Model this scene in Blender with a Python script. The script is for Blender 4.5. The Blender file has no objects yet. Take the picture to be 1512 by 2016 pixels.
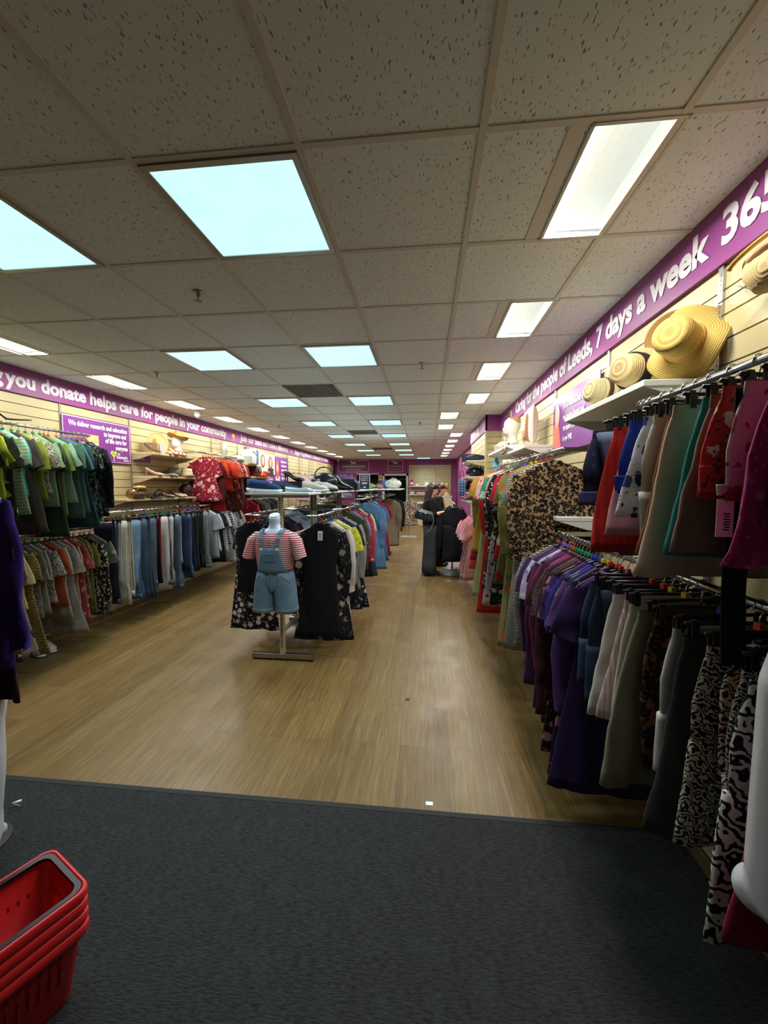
import bpy, math, random
from mathutils import Vector, Matrix, noise as mnoise
R = math.radians
sin, cos, pi = math.sin, math.cos, math.pi
scene = bpy.context.scene
COL = scene.collection
# ------------------------------------------------------------------ camera
cam_d = bpy.data.cameras.new('camera'); cam = bpy.data.objects.new('camera', cam_d); COL.objects.link(cam)
cam.location = (0, 0, 1.6)
cam.rotation_euler = (R(90 - 3.67), 0, math.atan(84 / 796.6))
cam_d.sensor_fit = 'VERTICAL'; cam_d.sensor_height = 24.0
cam_d.lens = 795.0 / 2016.0 * 24.0
cam_d.clip_start = 0.03; cam_d.clip_end = 60
scene.camera = cam
# ------------------------------------------------------------------ world, exposure, light strengths
w = bpy.data.worlds.new('world'); scene.world = w; w.use_nodes = True
w.node_tree.nodes['Background'].inputs[0].default_value = (0.55, 0.62, 0.75, 1)
w.node_tree.nodes['Background'].inputs[1].default_value = 0.3
scene.view_settings.view_transform = 'Standard'; scene.view_settings.look = 'None'
scene.view_settings.exposure = 0.55; scene.view_settings.gamma = 1.0; scene.view_settings.use_curve_mapping = False
PANEL_W = 5.0       # watts of each square panel lamp
TROFF_W = 14.5       # watts of each long troffer lamp
scene.cycles.max_bounces = 8; scene.cycles.diffuse_bounces = 4; scene.cycles.glossy_bounces = 3
scene.cycles.transmission_bounces = 4; scene.cycles.transparent_max_bounces = 6
scene.cycles.sample_clamp_indirect = 4.0
CEIL = 2.73; WL = -3.88; WR = 1.18; YB = 17.1; YF = -1.3

# ------------------------------------------------------------------ helpers
def lin(h):
    h = h.lstrip('#'); v = [int(h[i:i + 2], 16) / 255 for i in (0, 2, 4)]
    return tuple([(c / 12.92 if c <= .04045 else ((c + .055) / 1.055) ** 2.4) for c in v] + [1.0])

class MB:
    def __init__(s): s.v = []; s.f = []
    def box(s, x0, x1, y0, y1, z0, z1, m=None):
        b = len(s.v)
        for p in ((x0, y0, z0), (x1, y0, z0), (x1, y1, z0), (x0, y1, z0), (x0, y0, z1), (x1, y0, z1), (x1, y1, z1), (x0, y1, z1)):
            s.v.append(tuple(m @ Vector(p)) if m else p)
        for q in ((0, 3, 2, 1), (4, 5, 6, 7), (0, 1, 5, 4), (1, 2, 6, 5), (2, 3, 7, 6), (3, 0, 4, 7)): s.f.append(tuple(b + i for i in q))
        return s
    def cbox(s, c, d, m=None):
        return s.box(c[0] - d[0] / 2, c[0] + d[0] / 2, c[1] - d[1] / 2, c[1] + d[1] / 2, c[2] - d[2] / 2, c[2] + d[2] / 2, m)
    def rings(s, rings, cap0=True, cap1=True, closed=False):
        b = len(s.v); n = len(rings[0])
        for r in rings: s.v.extend(r)
        k = len(rings)
        for i in range(k if closed else k - 1):
            a = b + i * n; c = b + ((i + 1) % k) * n
            for j in range(n):
                j2 = (j + 1) % n
                s.f.append((a + j, a + j2, c + j2, c + j))
        if cap0 and not closed: s.f.append(tuple(b + j for j in reversed(range(n))))
        if cap1 and not closed: s.f.append(tuple(b + (k - 1) * n + j for j in range(n)))
        return s
    def tube(s, pts, r, n=8, cap=True, closed=False):
        pts = [Vector(p) for p in pts]; rs = r if isinstance(r, (list, tuple)) else [r] * len(pts)
        rings = []; prev = None; k = len(pts)
        for i, p in enumerate(pts):
            if closed: t = pts[(i + 1) % k] - pts[i - 1]
            elif i == 0: t = pts[1] - p
            elif i == k - 1: t = p - pts[i - 1]
            else: t = pts[i + 1] - pts[i - 1]
            t.normalize()
            if prev is None:
                a = Vector((0, 0, 1)) if abs(t.z) < .9 else Vector((1, 0, 0))
                u = t.cross(a).normalized()
            else:
                u = (prev - t * prev.dot(t)).normalized()
            prev = u; w_ = t.cross(u)
            rings.append([tuple(p + (u * cos(2 * pi * j / n) + w_ * sin(2 * pi * j / n)) * rs[i]) for j in range(n)])
        return s.rings(rings, cap, cap, closed)
    def lathe(s, prof, n=24, c=(0, 0, 0), sx=1, sy=1, cap0=True, cap1=True):
        return s.rings([[(c[0] + r * sx * cos(2 * pi * j / n), c[1] + r * sy * sin(2 * pi * j / n), c[2] + z) for j in range(n)] for r, z in prof], cap0, cap1)
    def ell(s, c, d, n=16, k=10, m=None):
        rings = []
        for i in range(k + 1):
            a = -pi / 2 + pi * (i + .0) / k
            a = max(-pi / 2 + .06, min(pi / 2 - .06, a))
            ring = []
            for j in range(n):
                p = Vector((d[0] * cos(a) * cos(2 * pi * j / n), d[1] * cos(a) * sin(2 * pi * j / n), d[2] * sin(a)))
                if m: p = m @ p
                ring.append((c[0] + p.x, c[1] + p.y, c[2] + p.z))
            rings.append(ring)
        return s.rings(rings)
    def xf(s, m):
        s.v = [tuple(m @ Vector(p)) for p in s.v]; return s
    def mesh(s, name, mat=None, smooth=False):
        me = bpy.data.meshes.new(name); me.from_pydata(s.v, [], s.f)
        if smooth: me.polygons.foreach_set('use_smooth', [True] * len(me.polygons))
        if mat: me.materials.append(mat)
        me.update(); return me
    def obj(s, name, mat, parent=None, loc=(0, 0, 0), rz=0, smooth=False, bevel=0):
        o = bpy.data.objects.new(name, s.mesh(name, mat, smooth)); COL.objects.link(o)
        o.location = loc; o.rotation_euler = (0, 0, rz)
        if parent: o.parent = parent
        if bevel:
            b = o.modifiers.new('bevel', 'BEVEL'); b.width = bevel; b.segments = 2; b.limit_method = 'ANGLE'; b.angle_limit = R(40)
        return o

def tag(o, label, cat, group=None, kind=None):
    if label: o['label'] = label
    if cat: o['category'] = cat
    if group: o['group'] = group
    if kind: o['kind'] = kind
    return o
def thing(name, label, cat, loc=(0, 0, 0), rz=0, group=None):
    o = bpy.data.objects.new(name, None); COL.objects.link(o); o.empty_display_size = .05
    o.location = loc; o.rotation_euler = (0, 0, rz)
    return tag(o, label, cat, group)
def struct(mb, name, mat, smooth=False):
    o = mb.obj(name, mat, smooth=smooth); o['kind'] = 'structure'; return o
def text(body, size, mat, parent, name='lettering', bold=.0, loc=(0, 0, 0), rot=(0, 0, 0), sx=1.0, align='LEFT', extrude=.001, shear=0, spacing=1.0, fitw=None):
    cu = bpy.data.curves.new(name, 'FONT'); cu.body = body; cu.size = size; cu.align_x = align; cu.offset = bold
    cu.extrude = extrude; cu.shear = shear; cu.space_character = spacing; cu.resolution_u = 3
    tmp = bpy.data.objects.new('tmp_text', cu); COL.objects.link(tmp)
    bpy.context.view_layer.update()
    dg = bpy.context.evaluated_depsgraph_get()
    me = bpy.data.meshes.new_from_object(tmp.evaluated_get(dg)); me.name = name
    bpy.data.objects.remove(tmp); bpy.data.curves.remove(cu)
    me.materials.clear(); me.materials.append(mat)
    o = bpy.data.objects.new(name, me); COL.objects.link(o)
    if fitw:
        xs = [v.co.x for v in me.vertices]; sx = fitw / (max(xs) - min(xs))
    o.scale = (sx, 1, 1); o.location = loc; o.rotation_euler = rot
    if parent: o.parent = parent
    return o

# ------------------------------------------------------------------ materials
class NT:
    def __init__(s, name):
        s.m = bpy.data.materials.new(name); s.m.use_nodes = True; s.t = s.m.node_tree; s.n = s.t.nodes
        s.b = s.n['Principled BSDF']
    def new(s, typ, **kw):
        n = s.n.new(typ)
        for k, v in kw.items():
            if k.startswith('i_'):
                key = k[2:].replace('_', ' '); n.inputs[key].default_value = v
            else: setattr(n, k, v)
        return n
    def link(s, a, b): s.t.links.new(a, b)
    def coord(s, scale=(1, 1, 1)):
        tc = s.new('ShaderNodeTexCoord'); mp = s.new('ShaderNodeMapping'); mp.inputs['Scale'].default_value = scale
        s.link(tc.outputs['Object'], mp.inputs['Vector']); return mp.outputs['Vector']
    def ramp(s, fac, stops, interp='LINEAR'):
        r = s.new('ShaderNodeValToRGB'); r.color_ramp.interpolation = interp
        e = r.color_ramp.elements
        while len(e) > len(stops): e.remove(e[-1])
        while len(e) < len(stops): e.new(1)
        for el, (p, c) in zip(e, stops): el.position = p; el.color = c
        s.link(fac, r.inputs['Fac']); return r.outputs['Color']
    def mix(s, f, a, b, mode='MIX'):
        m = s.new('ShaderNodeMix', data_type='RGBA', blend_type=mode)
        for sock, val in ((m.inputs[0], f), (m.inputs[6], a), (m.inputs[7], b)):
            if hasattr(val, 'is_output') or hasattr(val, 'node'): s.link(val, sock)
            else: sock.default_value = val
        return m.outputs[2]
    def math(s, op, a, b=0.0, c=None):
        m = s.new('ShaderNodeMath', operation=op)
        for i, val in enumerate((a, b) if c is None else (a, b, c)):
            if hasattr(val, 'node'): s.link(val, m.inputs[i])
            else: m.inputs[i].default_value = val
        return m.outputs[0]
    def noise(s, vec, scale, detail=3, rough=.5):
        n = s.new('ShaderNodeTexNoise'); n.inputs['Scale'].default_value = scale; n.inputs['Detail'].default_value = detail; n.inputs['Roughness'].default_value = rough
        s.link(vec, n.inputs['Vector']); return n.outputs['Fac']
    def vor(s, vec, scale, feature='F1', out='Distance', rnd=1.0):
        n = s.new('ShaderNodeTexVoronoi'); n.feature = feature; n.inputs['Scale'].default_value = scale; n.inputs['Randomness'].default_value = rnd
        s.link(vec, n.inputs['Vector']); return n.outputs[out]
    def bump(s, h, strength=.3, dist=.002):
        b = s.new('ShaderNodeBump'); b.inputs['Strength'].default_value = strength; b.inputs['Distance'].default_value = dist
        s.link(h, b.inputs['Height']); s.link(b.outputs['Normal'], s.b.inputs['Normal'])
    def base(s, c):
        if hasattr(c, 'node'): s.link(c, s.b.inputs['Base Color'])
        else: s.b.inputs['Base Color'].default_value = c
    def set(s, rough=.5, metal=0.0, spec=.5):
        s.b.inputs['Roughness'].default_value = rough; s.b.inputs['Metallic'].default_value = metal; s.b.inputs['Specular IOR Level'].default_value = spec
_m = {}
def simple(name, hexc, rough=.5, metal=0, spec=.5, var=.06, emit=0, scale=30, bump=0):
    k = ('s', name, hexc, rough, metal)
    if k in _m: return _m[k]
    t = NT(name); c = lin(hexc); v = t.coord()
    n = t.noise(v, scale, 3)
    d = tuple([x * (1 - var) for x in c[:3]] + [1]); l = tuple([min(1, x * (1 + var)) for x in c[:3]] + [1])
    t.base(t.ramp(n, [(.3, d), (.7, l)])); t.set(rough, metal, spec)
    if bump: t.bump(n, bump, .001)
    if emit:
        t.b.inputs['Emission Color'].default_value = c; t.b.inputs['Emission Strength'].default_value = emit
    _m[k] = t.m; return t.m

def cloth(code):
    """fabric from a short code: kind:colour:colour:scale"""
    if code in _m: return _m[code]
    p = code.split(':'); k = p[0]; A = lin(p[1]); B = lin(p[2]) if len(p) > 2 and len(p[2]) == 6 else A
    sc = float(p[3]) if len(p) > 3 and len(p[3]) < 5 else 1.0
    C = lin(p[4]) if len(p) > 4 else B
    t = NT('fabric_' + code.replace(':', '_')); v = t.coord()
    weave = t.noise(v, 220, 2)
    big = t.noise(v, 7, 3)
    rough = .85
    if k == 'p': col = A
    elif k == 'k':
        wv = t.new('ShaderNodeTexWave'); wv.wave_type = 'BANDS'; wv.bands_direction = 'X'; wv.inputs['Scale'].default_value = 55 * sc; wv.inputs['Distortion'].default_value = .6
        t.link(v, wv.inputs['Vector']); col = t.mix(wv.outputs['Fac'], tuple([c * .72 for c in A[:3]] + [1]), A); weave = wv.outputs['Fac']
    elif k == 'j':
        n2 = t.noise(t.coord((1, 1, .25)), 180, 2, .7); n3 = t.noise(v, 9, 2)
        col = t.mix(n2, tuple([c * .7 for c in A[:3]] + [1]), tuple([min(1, c * 1.3 + .01) for c in A[:3]] + [1]))
        col = t.mix(t.ramp(n3, [(.45, (0, 0, 0, 1)), (.75, (.5, .5, .5, 1))]), col, tuple([min(1, c * 1.5 + .03) for c in A[:3]] + [1]))
    elif k == 'f':   # floral: petalled blobs
        nz = t.noise(v, 30 * sc, 2); vv = t.new('ShaderNodeVectorMath', operation='ADD'); t.link(v, vv.inputs[0])
        nv = t.new('ShaderNodeTexNoise'); nv.inputs['Scale'].default_value = 38 * sc; t.link(v, nv.inputs['Vector'])
        sc2 = t.new('ShaderNodeVectorMath', operation='SCALE'); t.link(nv.outputs['Color'], sc2.inputs[0]); sc2.inputs['Scale'].default_value = .035 / sc
        t.link(sc2.outputs[0], vv.inputs[1])
        d = t.vor(vv.outputs[0], 14 * sc); pick = t.vor(vv.outputs[0], 14 * sc, out='Color')
        msk = t.ramp(d, [(.40, (1, 1, 1, 1)), (.45, (0, 0, 0, 1))])
        sep = t.new('ShaderNodeSeparateColor'); t.link(pick, sep.inputs[0])
        sel = t.math('GREATER_THAN', sep.outputs[0], .5)
        msk2 = t.math('MULTIPLY', msk, t.math('GREATER_THAN', sep.outputs[1], .28))
        petal = t.mix(sel, B, C)
        col = t.mix(msk2, A, petal)
        sm = t.vor(vv.outputs[0], 34 * sc); col = t.mix(t.ramp(sm, [(.19, (1, 1, 1, 1)), (.24, (0, 0, 0, 1))]), col, C)
    elif k == 'l':   # leopard
        nv = t.new('ShaderNodeTexNoise'); nv.inputs['Scale'].default_value = 70 * sc; t.link(v, nv.inputs['Vector'])
        sc2 = t.new('ShaderNodeVectorMath', operation='SCALE'); t.link(nv.outputs['Color'], sc2.inputs[0]); sc2.inputs['Scale'].default_value = .012 / sc
        vv = t.new('ShaderNodeVectorMath', operation='ADD'); t.link(v, vv.inputs[0]); t.link(sc2.outputs[0], vv.inputs[1])
        d = t.vor(vv.outputs[0], 44 * sc)
        gap = t.noise(v, 40 * sc, 1)
        ring = t.ramp(d, [(.20, (0, 0, 0, 1)), (.26, (1, 1, 1, 1)), (.58, (1, 1, 1, 1)), (.66, (0, 0, 0, 1))])
        ring = t.math('MULTIPLY', ring, t.ramp(gap, [(.33, (0, 0, 0, 1)), (.38, (1, 1, 1, 1))]))
        inner = t.ramp(d, [(.18, (1, 1, 1, 1)), (.24, (0, 0, 0, 1))])
        mid = tuple([x * .45 for x in A[:3]] + [1])
        col = t.mix(ring, t.mix(inner, A, mid), B)
    elif k in ('z', 't'):
        wv = t.new('ShaderNodeTexWave'); wv.wave_type = 'BANDS'; wv.bands_direction = 'Z' if k == 'z' else 'DIAGONAL'
        wv.inputs['Scale'].default_value = (14 if k == 'z' else 20) * sc; wv.inputs['Distortion'].default_value = 5 if k == 'z' else 14
        wv.inputs['Detail'].default_value = 1.5; wv.inputs['Detail Scale'].default_value = 1.6; t.link(v, wv.inputs['Vector'])
        col = t.ramp(wv.outputs['Fac'], [(.46, A), (.54, B)])
    elif k in ('s', 'v'):
        sp = t.new('ShaderNodeSeparateXYZ'); t.link(v, sp.inputs[0])
        x = t.math('FRACT', t.math('MULTIPLY', sp.outputs['Z' if k == 's' else 'X'], 50 * sc))
        col = t.ramp(x, [(.0, A), (.5, B)], 'CONSTANT')
    elif k == 'd':
        d = t.vor(v, 45 * sc, rnd=.5); col = t.ramp(d, [(.24, B), (.30, A)])
    elif k == 'c':
        sp = t.new('ShaderNodeSeparateXYZ'); t.link(v, sp.inputs[0])
        a1 = t.ramp(t.math('FRACT', t.math('MULTIPLY', sp.outputs['Z'], 28 * sc)), [(0, (0, 0, 0, 1)), (.72, (1, 1, 1, 1))], 'CONSTANT')
        a2 = t.ramp(t.math('FRACT', t.math('MULTIPLY', sp.outputs['X'], 28 * sc)), [(0, (0, 0, 0, 1)), (.72, (1, 1, 1, 1))], 'CONSTANT')
        col = t.mix(t.math('MAXIMUM', a1, a2), A, B)
    elif k == 'x':   # fine scribble
        n = t.noise(v, 60 * sc, 2, .6); col = t.ramp(n, [(.44, A), (.48, B), (.54, B), (.58, A)])
    else: col = A
    f = t.ramp(big, [(.3, (.84, .84, .84, 1)), (.7, (1, 1, 1, 1))])
    col = t.mix(1.0, col, f, 'MULTIPLY')
    t.base(col); t.set(rough, 0, .25); t.bump(weave, .25, .001)
    _m[code] = t.m; return t.m

M_chrome = simple('chrome', 'c8ccd0', .16, 1.0, var=.03)
M_steel = simple('brushed_steel', 'a8a49a', .35, 1.0, var=.05)
M_blackpl = simple('black_plastic', '131317', .42, var=.1)
M_white = simple('white_gloss', 'dfe3e2', .35, var=.02)
M_whitesh = simple('white_shelf_laminate', 'd9dcd4', .4, var=.02)
M_cream = simple('cream_slatwall', 'bcae82', .45, var=.03, scale=6)
M_gap = simple('dark_gap', '2b2620', .8)
M_purple = simple('purple_banner', '85377a', .5, var=.02)
M_purple2 = simple('purple_poster', '7c368a', .35, var=.03)
M_wallp = simple('purple_paint', '8a3a76', .6, var=.03, scale=4)
M_wallpd = simple('deep_purple_sign', '6a2a62', .5, var=.03)
M_letter = simple('white_letters', 'dcd8dc', .5, var=.01)
M_pinkline = simple('pink_line', 'e7a6d6', .5, var=.01)
M_cardb = simple('white_card', 'eeeeea', .7, var=.02)
M_print = simple('black_print', '202024', .7)
# ------------------------------------------------------------------ room shell
def floor_mat():
    t = NT('wood_vinyl_floor'); v = t.coord()
    br = t.new('ShaderNodeTexBrick'); br.offset = .37; br.inputs['Scale'].default_value = 1.0
    mp = t.new('ShaderNodeMapping'); mp.inputs['Rotation'].default_value = (0, 0, R(90)); t.link(v, mp.inputs['Vector'])
    t.link(mp.outputs[0], br.inputs['Vector'])
    br.inputs['Brick Width'].default_value = 1.2; br.inputs['Row Height'].default_value = .152; br.inputs['Mortar Size'].default_value = .0012
    br.inputs['Color1'].default_value = (.2, .2, .2, 1); br.inputs['Color2'].default_value = (.8, .8, .8, 1); br.inputs['Mortar'].default_value = (0, 0, 0, 1)
    off = t.new('ShaderNodeVectorMath', operation='ADD'); t.link(v, off.inputs[0]); t.link(br.outputs['Color'], off.inputs[1])
    mp2 = t.new('ShaderNodeMapping'); mp2.inputs['Scale'].default_value = (26, 1.0, 1); t.link(off.outputs[0], mp2.inputs['Vector'])
    g = t.noise(mp2.outputs[0], 2.0, 8, .65); g.node.inputs['Distortion'].default_value = 1.6
    mp3 = t.new('ShaderNodeMapping'); mp3.inputs['Scale'].default_value = (150, 3, 1); t.link(off.outputs[0], mp3.inputs['Vector'])
    g2 = t.noise(mp3.outputs[0], 1.6, 4, .6)
    c = t.ramp(g, [(.3, lin('2e220d')), (.42, lin('54401d')), (.55, lin('6e562a')), (.70, lin('8c7641'))])
    c = t.mix(t.ramp(g2, [(.35, (.7, .7, .7, 1)), (.52, (0, 0, 0, 1))]), c, lin('46311a'))
    c = t.mix(.34, c, t.mix(br.outputs['Color'], lin('57401f'), lin('957c4c')))
    c = t.mix(br.outputs['Fac'], c, lin('4a3820'))
    big = t.noise(v, .8, 2); c = t.mix(t.math('MULTIPLY', big, .15), c, lin('806840'))
    t.base(c); t.set(.34, 0, .36)
    r = t.ramp(t.noise(v, 3, 4), [(.3, (.33, .33, .33, 1)), (.7, (.48, .48, .48, 1))]); t.link(r, t.b.inputs['Roughness'])
    t.bump(g2, .12, .001); return t.m
def carpet_mat():
    t = NT('charcoal_mat'); v = t.coord(); n = t.noise(v, 260, 3, .7); n2 = t.noise(v, 12, 4)
    st = t.noise(t.coord((34, 210, 1)), 1.0, 3, .6)
    c = t.mix(n, lin('1a1b1b'), lin('4a4b4a')); c = t.mix(t.ramp(st, [(.4, (0, 0, 0, 1)), (.62, (.7, .7, .7, 1))]), c, lin('191a1a'))
    c = t.mix(t.ramp(n2, [(.5, (0, 0, 0, 1)), (.9, (.15, .15, .15, 1))]), c, lin('50595c'))
    sp = t.vor(v, 55); c = t.mix(t.ramp(sp, [(.025, (.5, .5, .5, 1)), (.05, (0, 0, 0, 1))]), c, lin('8a9090'))
    t.base(c); t.set(.95, 0, .1); t.bump(t.math('ADD', n, st), .8, .004); return t.m
def ceil_mat():
    t = NT('fissured_ceiling_tile'); v = t.coord((170, 50, 1))
    rot = t.new('ShaderNodeTexNoise'); rot.inputs['Scale'].default_value = 1; t.link(v, rot.inputs['Vector']); rot.inputs['Detail'].default_value = 1.5
    v1 = t.coord(); n = t.noise(v1, 420, 2)
    f = t.ramp(rot.outputs['Fac'], [(.66, (0, 0, 0, 1)), (.68, (1, 1, 1, 1))])
    c = t.mix(n, lin('dde3e3'), lin('ecf2f1')); c = t.mix(f, c, lin('8e867a'))
    t.base(c); t.set(.95, 0, .1); t.bump(t.math('SUBTRACT', t.math('MULTIPLY', n, .25), f), .5, .002); return t.m
M_floor = floor_mat(); M_mat = carpet_mat(); M_ceil = ceil_mat()
struct(MB().box(WL - .2, 1.6, YF, YB + .2, -.1, 0), 'floor', M_floor)
mat_o = tag(MB().box(-3.2, 1.15, YF + .05, 1.9, .0, .008).obj('entrance_mat', M_mat), 'charcoal ribbed entrance mat laid across the front of the wooden floor', 'mat')
MB().box(-3.2, 1.15, 1.872, 1.901, .0, .0095).obj('rubber_edge', simple('rubber_edge', '0f1214', .75), mat_o)
GX = [0.17 + .6 * i for i in range(-7, 2)]; GY = [1.38 + .615 * k for k in range(-5, 26)]
def ty(k): return 1.38 + .615 * k
# lamps: which tile each occupies
panels = [(i, k) for k in (0, 3, 6, 9, 12, 15, 18, 21) for i in (0, 1)] + [(2, 24)]
ptiles = {}
PX = {0: -2.23, 1: -1.03, 2: -.43}
for i, k in panels: ptiles[(PX[i], k)] = 1
tro = []
for k in (0, 2, 4, 6): tro.append((.50, k))
for k in (8, 10): tro.append((.20, k))
for k in (12, 14, 16, 18, 20, 22): tro.append((.50, k))
for k in (2, 4, 6, 8, 10, 12, 14, 16, 18, 20, 22): tro.append((-3.50, k))
# ceiling tiles as one slab with openings for recessed troffers
def ceiling():
    m = MB(); x0, x1 = WL - .2, 1.6
    def holes(k):
        return sorted([x for x, kk in tro if kk == k])
    ys = [YF] + [ty(k) for k in range(-4, 26)] + [YB + .2]
    for a in range(len(ys) - 1):
        k = a - 5 if a else None
        k = (a - 1) - 4 if a >= 1 else None
        y0, y1 = ys[a], ys[a + 1]; hs = holes(k) if k is not None else []
        xs = [x0]
        for h in hs: xs += [h + .015, h + .285]
        xs.append(x1)
        for j in range(0, len(xs), 2): m.box(xs[j], xs[j + 1], y0, y1, CEIL, CEIL + .02)
        for h in hs:
            m.box(h + .015, h + .285, y0, y0 + .02, CEIL, CEIL + .02); m.box(h + .015, h + .285, y1 - .02, y1, CEIL, CEIL + .02)
    return m
struct(ceiling(), 'ceiling', M_ceil)
M_grid = simple('ceiling_grid_white', 'd2ccc0', .6, var=.02)
g = MB()
for x in GX: g.box(x - .012, x + .012, YF, YB, CEIL - .006, CEIL + .001)
for y in GY: g.box(WL, WR, y - .012, y + .012, CEIL - .005, CEIL + .001)
for k in range(-3, 24, 1):
    if any(kk == k and x > 0 for x, kk in tro):
        xx = [x for x, kk in tro if kk == k and x > 0][0]
        s = xx - .02 if xx > .4 else xx + .32
        g.box(s - .04, s - .01 + .02, ty(k) + .01, ty(k + 1) - .01, CEIL - .004, CEIL + .001)
    if any(kk == k and x < 0 for x, kk in tro):
        g.box(-3.2 + .0, -3.17, ty(k) + .01, ty(k + 1) - .01, CEIL - .004, CEIL + .001)
struct(g, 'trim_1', M_grid)

# lamps
def emit_mat(name, hexc, st):
    t = NT(name); c = lin(hexc); v = t.coord(); n = t.noise(v, 5, 2)
    col = t.ramp(n, [(.35, tuple([x * .9 for x in c[:3]] + [1])), (.7, c)])
    t.base((0.02, .02, .02, 1)); t.link(col, t.b.inputs['Emission Color']); t.b.inputs['Emission Strength'].default_value = st; t.set(.3)
    return t.m
M_diff = emit_mat('panel_diffuser', 'b4e6f0', 1.05)
M_refl = simple('glowing_troffer_reflector', 'e9efe9', .3, var=.01, emit=.35)  # reflector glows faintly itself, standing in for tube light bounced off it
M_tube = emit_mat('troffer_tube', 'f4fff8', 2.4)
def lamp(name, par, loc, sx, sy, watt, col, spread):
    ld = bpy.data.lights.new(name, 'AREA'); ld.shape = 'RECTANGLE'; ld.size = sx; ld.size_y = sy; ld.energy = watt; ld.color = col; ld.spread = spread
    lo = bpy.data.objects.new(name, ld); COL.objects.link(lo); lo.location = loc; lo.parent = par; return lo
ordn = ['nearest', 'second nearest', 'third nearest', 'fourth nearest', 'fifth nearest', 'sixth nearest', 'seventh nearest', 'eighth nearest', 'ninth nearest', 'tenth nearest', 'eleventh nearest', 'farthest']
cnt = {}
m_fr = MB(); a = .3 - .012
m_fr.box(-a, a, -a - .006, -a + .02, -.012, .002).box(-a, a, a - .02, a + .006, -.012, .002).box(-a - .0, -a + .024, -a, a, -.012, .002).box(a - .024, a, -a, a, -.012, .002)
me_fr = m_fr.mesh('frame', M_steel); me_df = MB().box(-.272, .272, -.278, .278, -.008, .0).mesh('diffuser', M_diff)
for i, k in panels:
    c = cnt.get(i, 0); cnt[i] = c + 1
    lab = {0: 'square blue-white ceiling light panel in left centre row, %s', 1: 'square blue-white ceiling light panel in right centre row, %s', 2: 'square blue-white ceiling light panel alone beside the back wall%s'}[i]
    t = thing('ceiling_light', lab % (ordn[min(c, 11)] if i < 2 and c < 7 else ('farthest' if i < 2 else '')), 'ceiling light', (PX[i] + .3, ty(k) + .3075, CEIL), group='square light panels')
    for nm, me in (('frame', me_fr), ('diffuser', me_df)):
        o = bpy.data.objects.new(nm, me); COL.objects.link(o); o.parent = t
    lamp('lamp', t, (0, 0, -.014), .5, .5, PANEL_W, (.70, .90, 1.0), R(105))
refl = MB()
rr = []
for j in range(9):
    u = j / 8; x = -.135 + .27 * u; z = .075 * (1 - (2 * u - 1.15) ** 2 * .75) if True else 0
    rr.append((x, max(0.0, z)))
rr[0] = (-.135, 0.0); rr[-1] = (.135, 0.0)
for j in range(8):
    (xa, za), (xb, zb) = rr[j], rr[j + 1]
    b = len(refl.v); refl.v += [(xa, -.29, za), (xb, -.29, zb), (xb, .29, zb), (xa, .29, za)]; refl.f.append((b, b + 1, b + 2, b + 3))
for yy in (-.29, .29):
    b = len(refl.v); refl.v += [(x, yy, z) for x, z in rr] + [(.135, yy, 0)]; refl.f.append(tuple(range(b, b + 9)))
me_rf = refl.mesh('reflector', M_refl); me_tb = MB().box(-.128, -.104, -.285, .285, .004, .02).mesh('lamp_tube', M_tube)
me_tf = MB().box(-.145, -.133, -.3, .3, -.008, .01).box(.133, .145, -.3, .3, -.008, .01).box(-.145, .145, -.3, -.288, -.008, .01).box(-.145, .145, .288, .3, -.008, .01).mesh('frame', simple('troffer_frame', 'c9c9c2', .4))
cr = cl = 0
for x, k in tro:
    right = x > 0; c = cr if right else cl
    if right: cr += 1
    else: cl += 1
    t = thing('recessed_light', 'narrow white recessed ceiling light along the %s wall, %s' % ('right' if right else 'left', ordn[min(c, 11)] if c < (11 if right else 10) else 'farthest'), 'ceiling light', (x + .15, ty(k) + .3075, CEIL), group='narrow recessed lights')
    for nm, me in (('reflector', me_rf), ('lamp_tube', me_tb), ('frame', me_tf)):
        o = bpy.data.objects.new(nm, me); COL.objects.link(o); o.parent = t
        if not right: o.scale = (-1, 1, 1)
    lamp('lamp', t, ((-.05 if right else .05), 0, .016), .10, .5, TROFF_W, (1.0, .98, .92), R(178))
# vents
M_vent = simple('vent_grey', '6d6d68', .6)
for n_, (x, k) in enumerate([(-1.63, 5), (-1.63, 11), (-1.63, 17)]):
    t = thing('air_vent', ['grey slatted air vent in ceiling, nearest of three', 'grey slatted air vent in ceiling, middle of three', 'grey slatted air vent in ceiling, farthest of three'][n_], 'vent', (x + .3, ty(k) + .3075, CEIL), group='ceiling air vents')
    MB().box(-.29, .29, -.29, .29, -.003, .0).obj('backing', M_gap, t)
    f = MB()
    for s in (-1, 1): f.box(-.29, .29, s * .28 - .01, s * .28 + .01, -.014, -.003).box(s * .28 - .01, s * .28 + .01, -.29, .29, -.014, -.003)
    f.obj('frame', M_vent, t)
    f = MB()
    for j in range(15): f.box(-.27 + j * .0385, -.27 + j * .0385 + .022, -.27, .27, -.012, -.004)
    f.obj('slats', M_vent, t)
# sprinklers
sp = [(-1.33, 2.3, 'near the front'), (-2.68, 3.84, 'above the left rails'), (-.05, 3.8, 'over the right side of the aisle'), (-2.74, 7.35, 'beyond the left shelves'), (-.13, 7.3, 'over the two shoppers'), (-2.75, 10.9, 'far back on the left'), (-.13, 11.0, 'far back over the aisle'), (-.13, 14.3, 'close to the back wall')]
for x, y, ph in sp:
    t = thing('sprinkler', 'small metal ceiling sprinkler ' + ph, 'sprinkler', (x, y, CEIL), group='ceiling sprinklers')
    MB().lathe([(.028, 0), (.03, -.006), (.012, -.012), (.012, -.03)], 12).obj('escutcheon', M_steel, t, smooth=True)
    MB().lathe([(.005, -.028), (.005, -.05), (.022, -.052), (.022, -.055)], 10).obj('deflector', M_steel, t)

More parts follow.
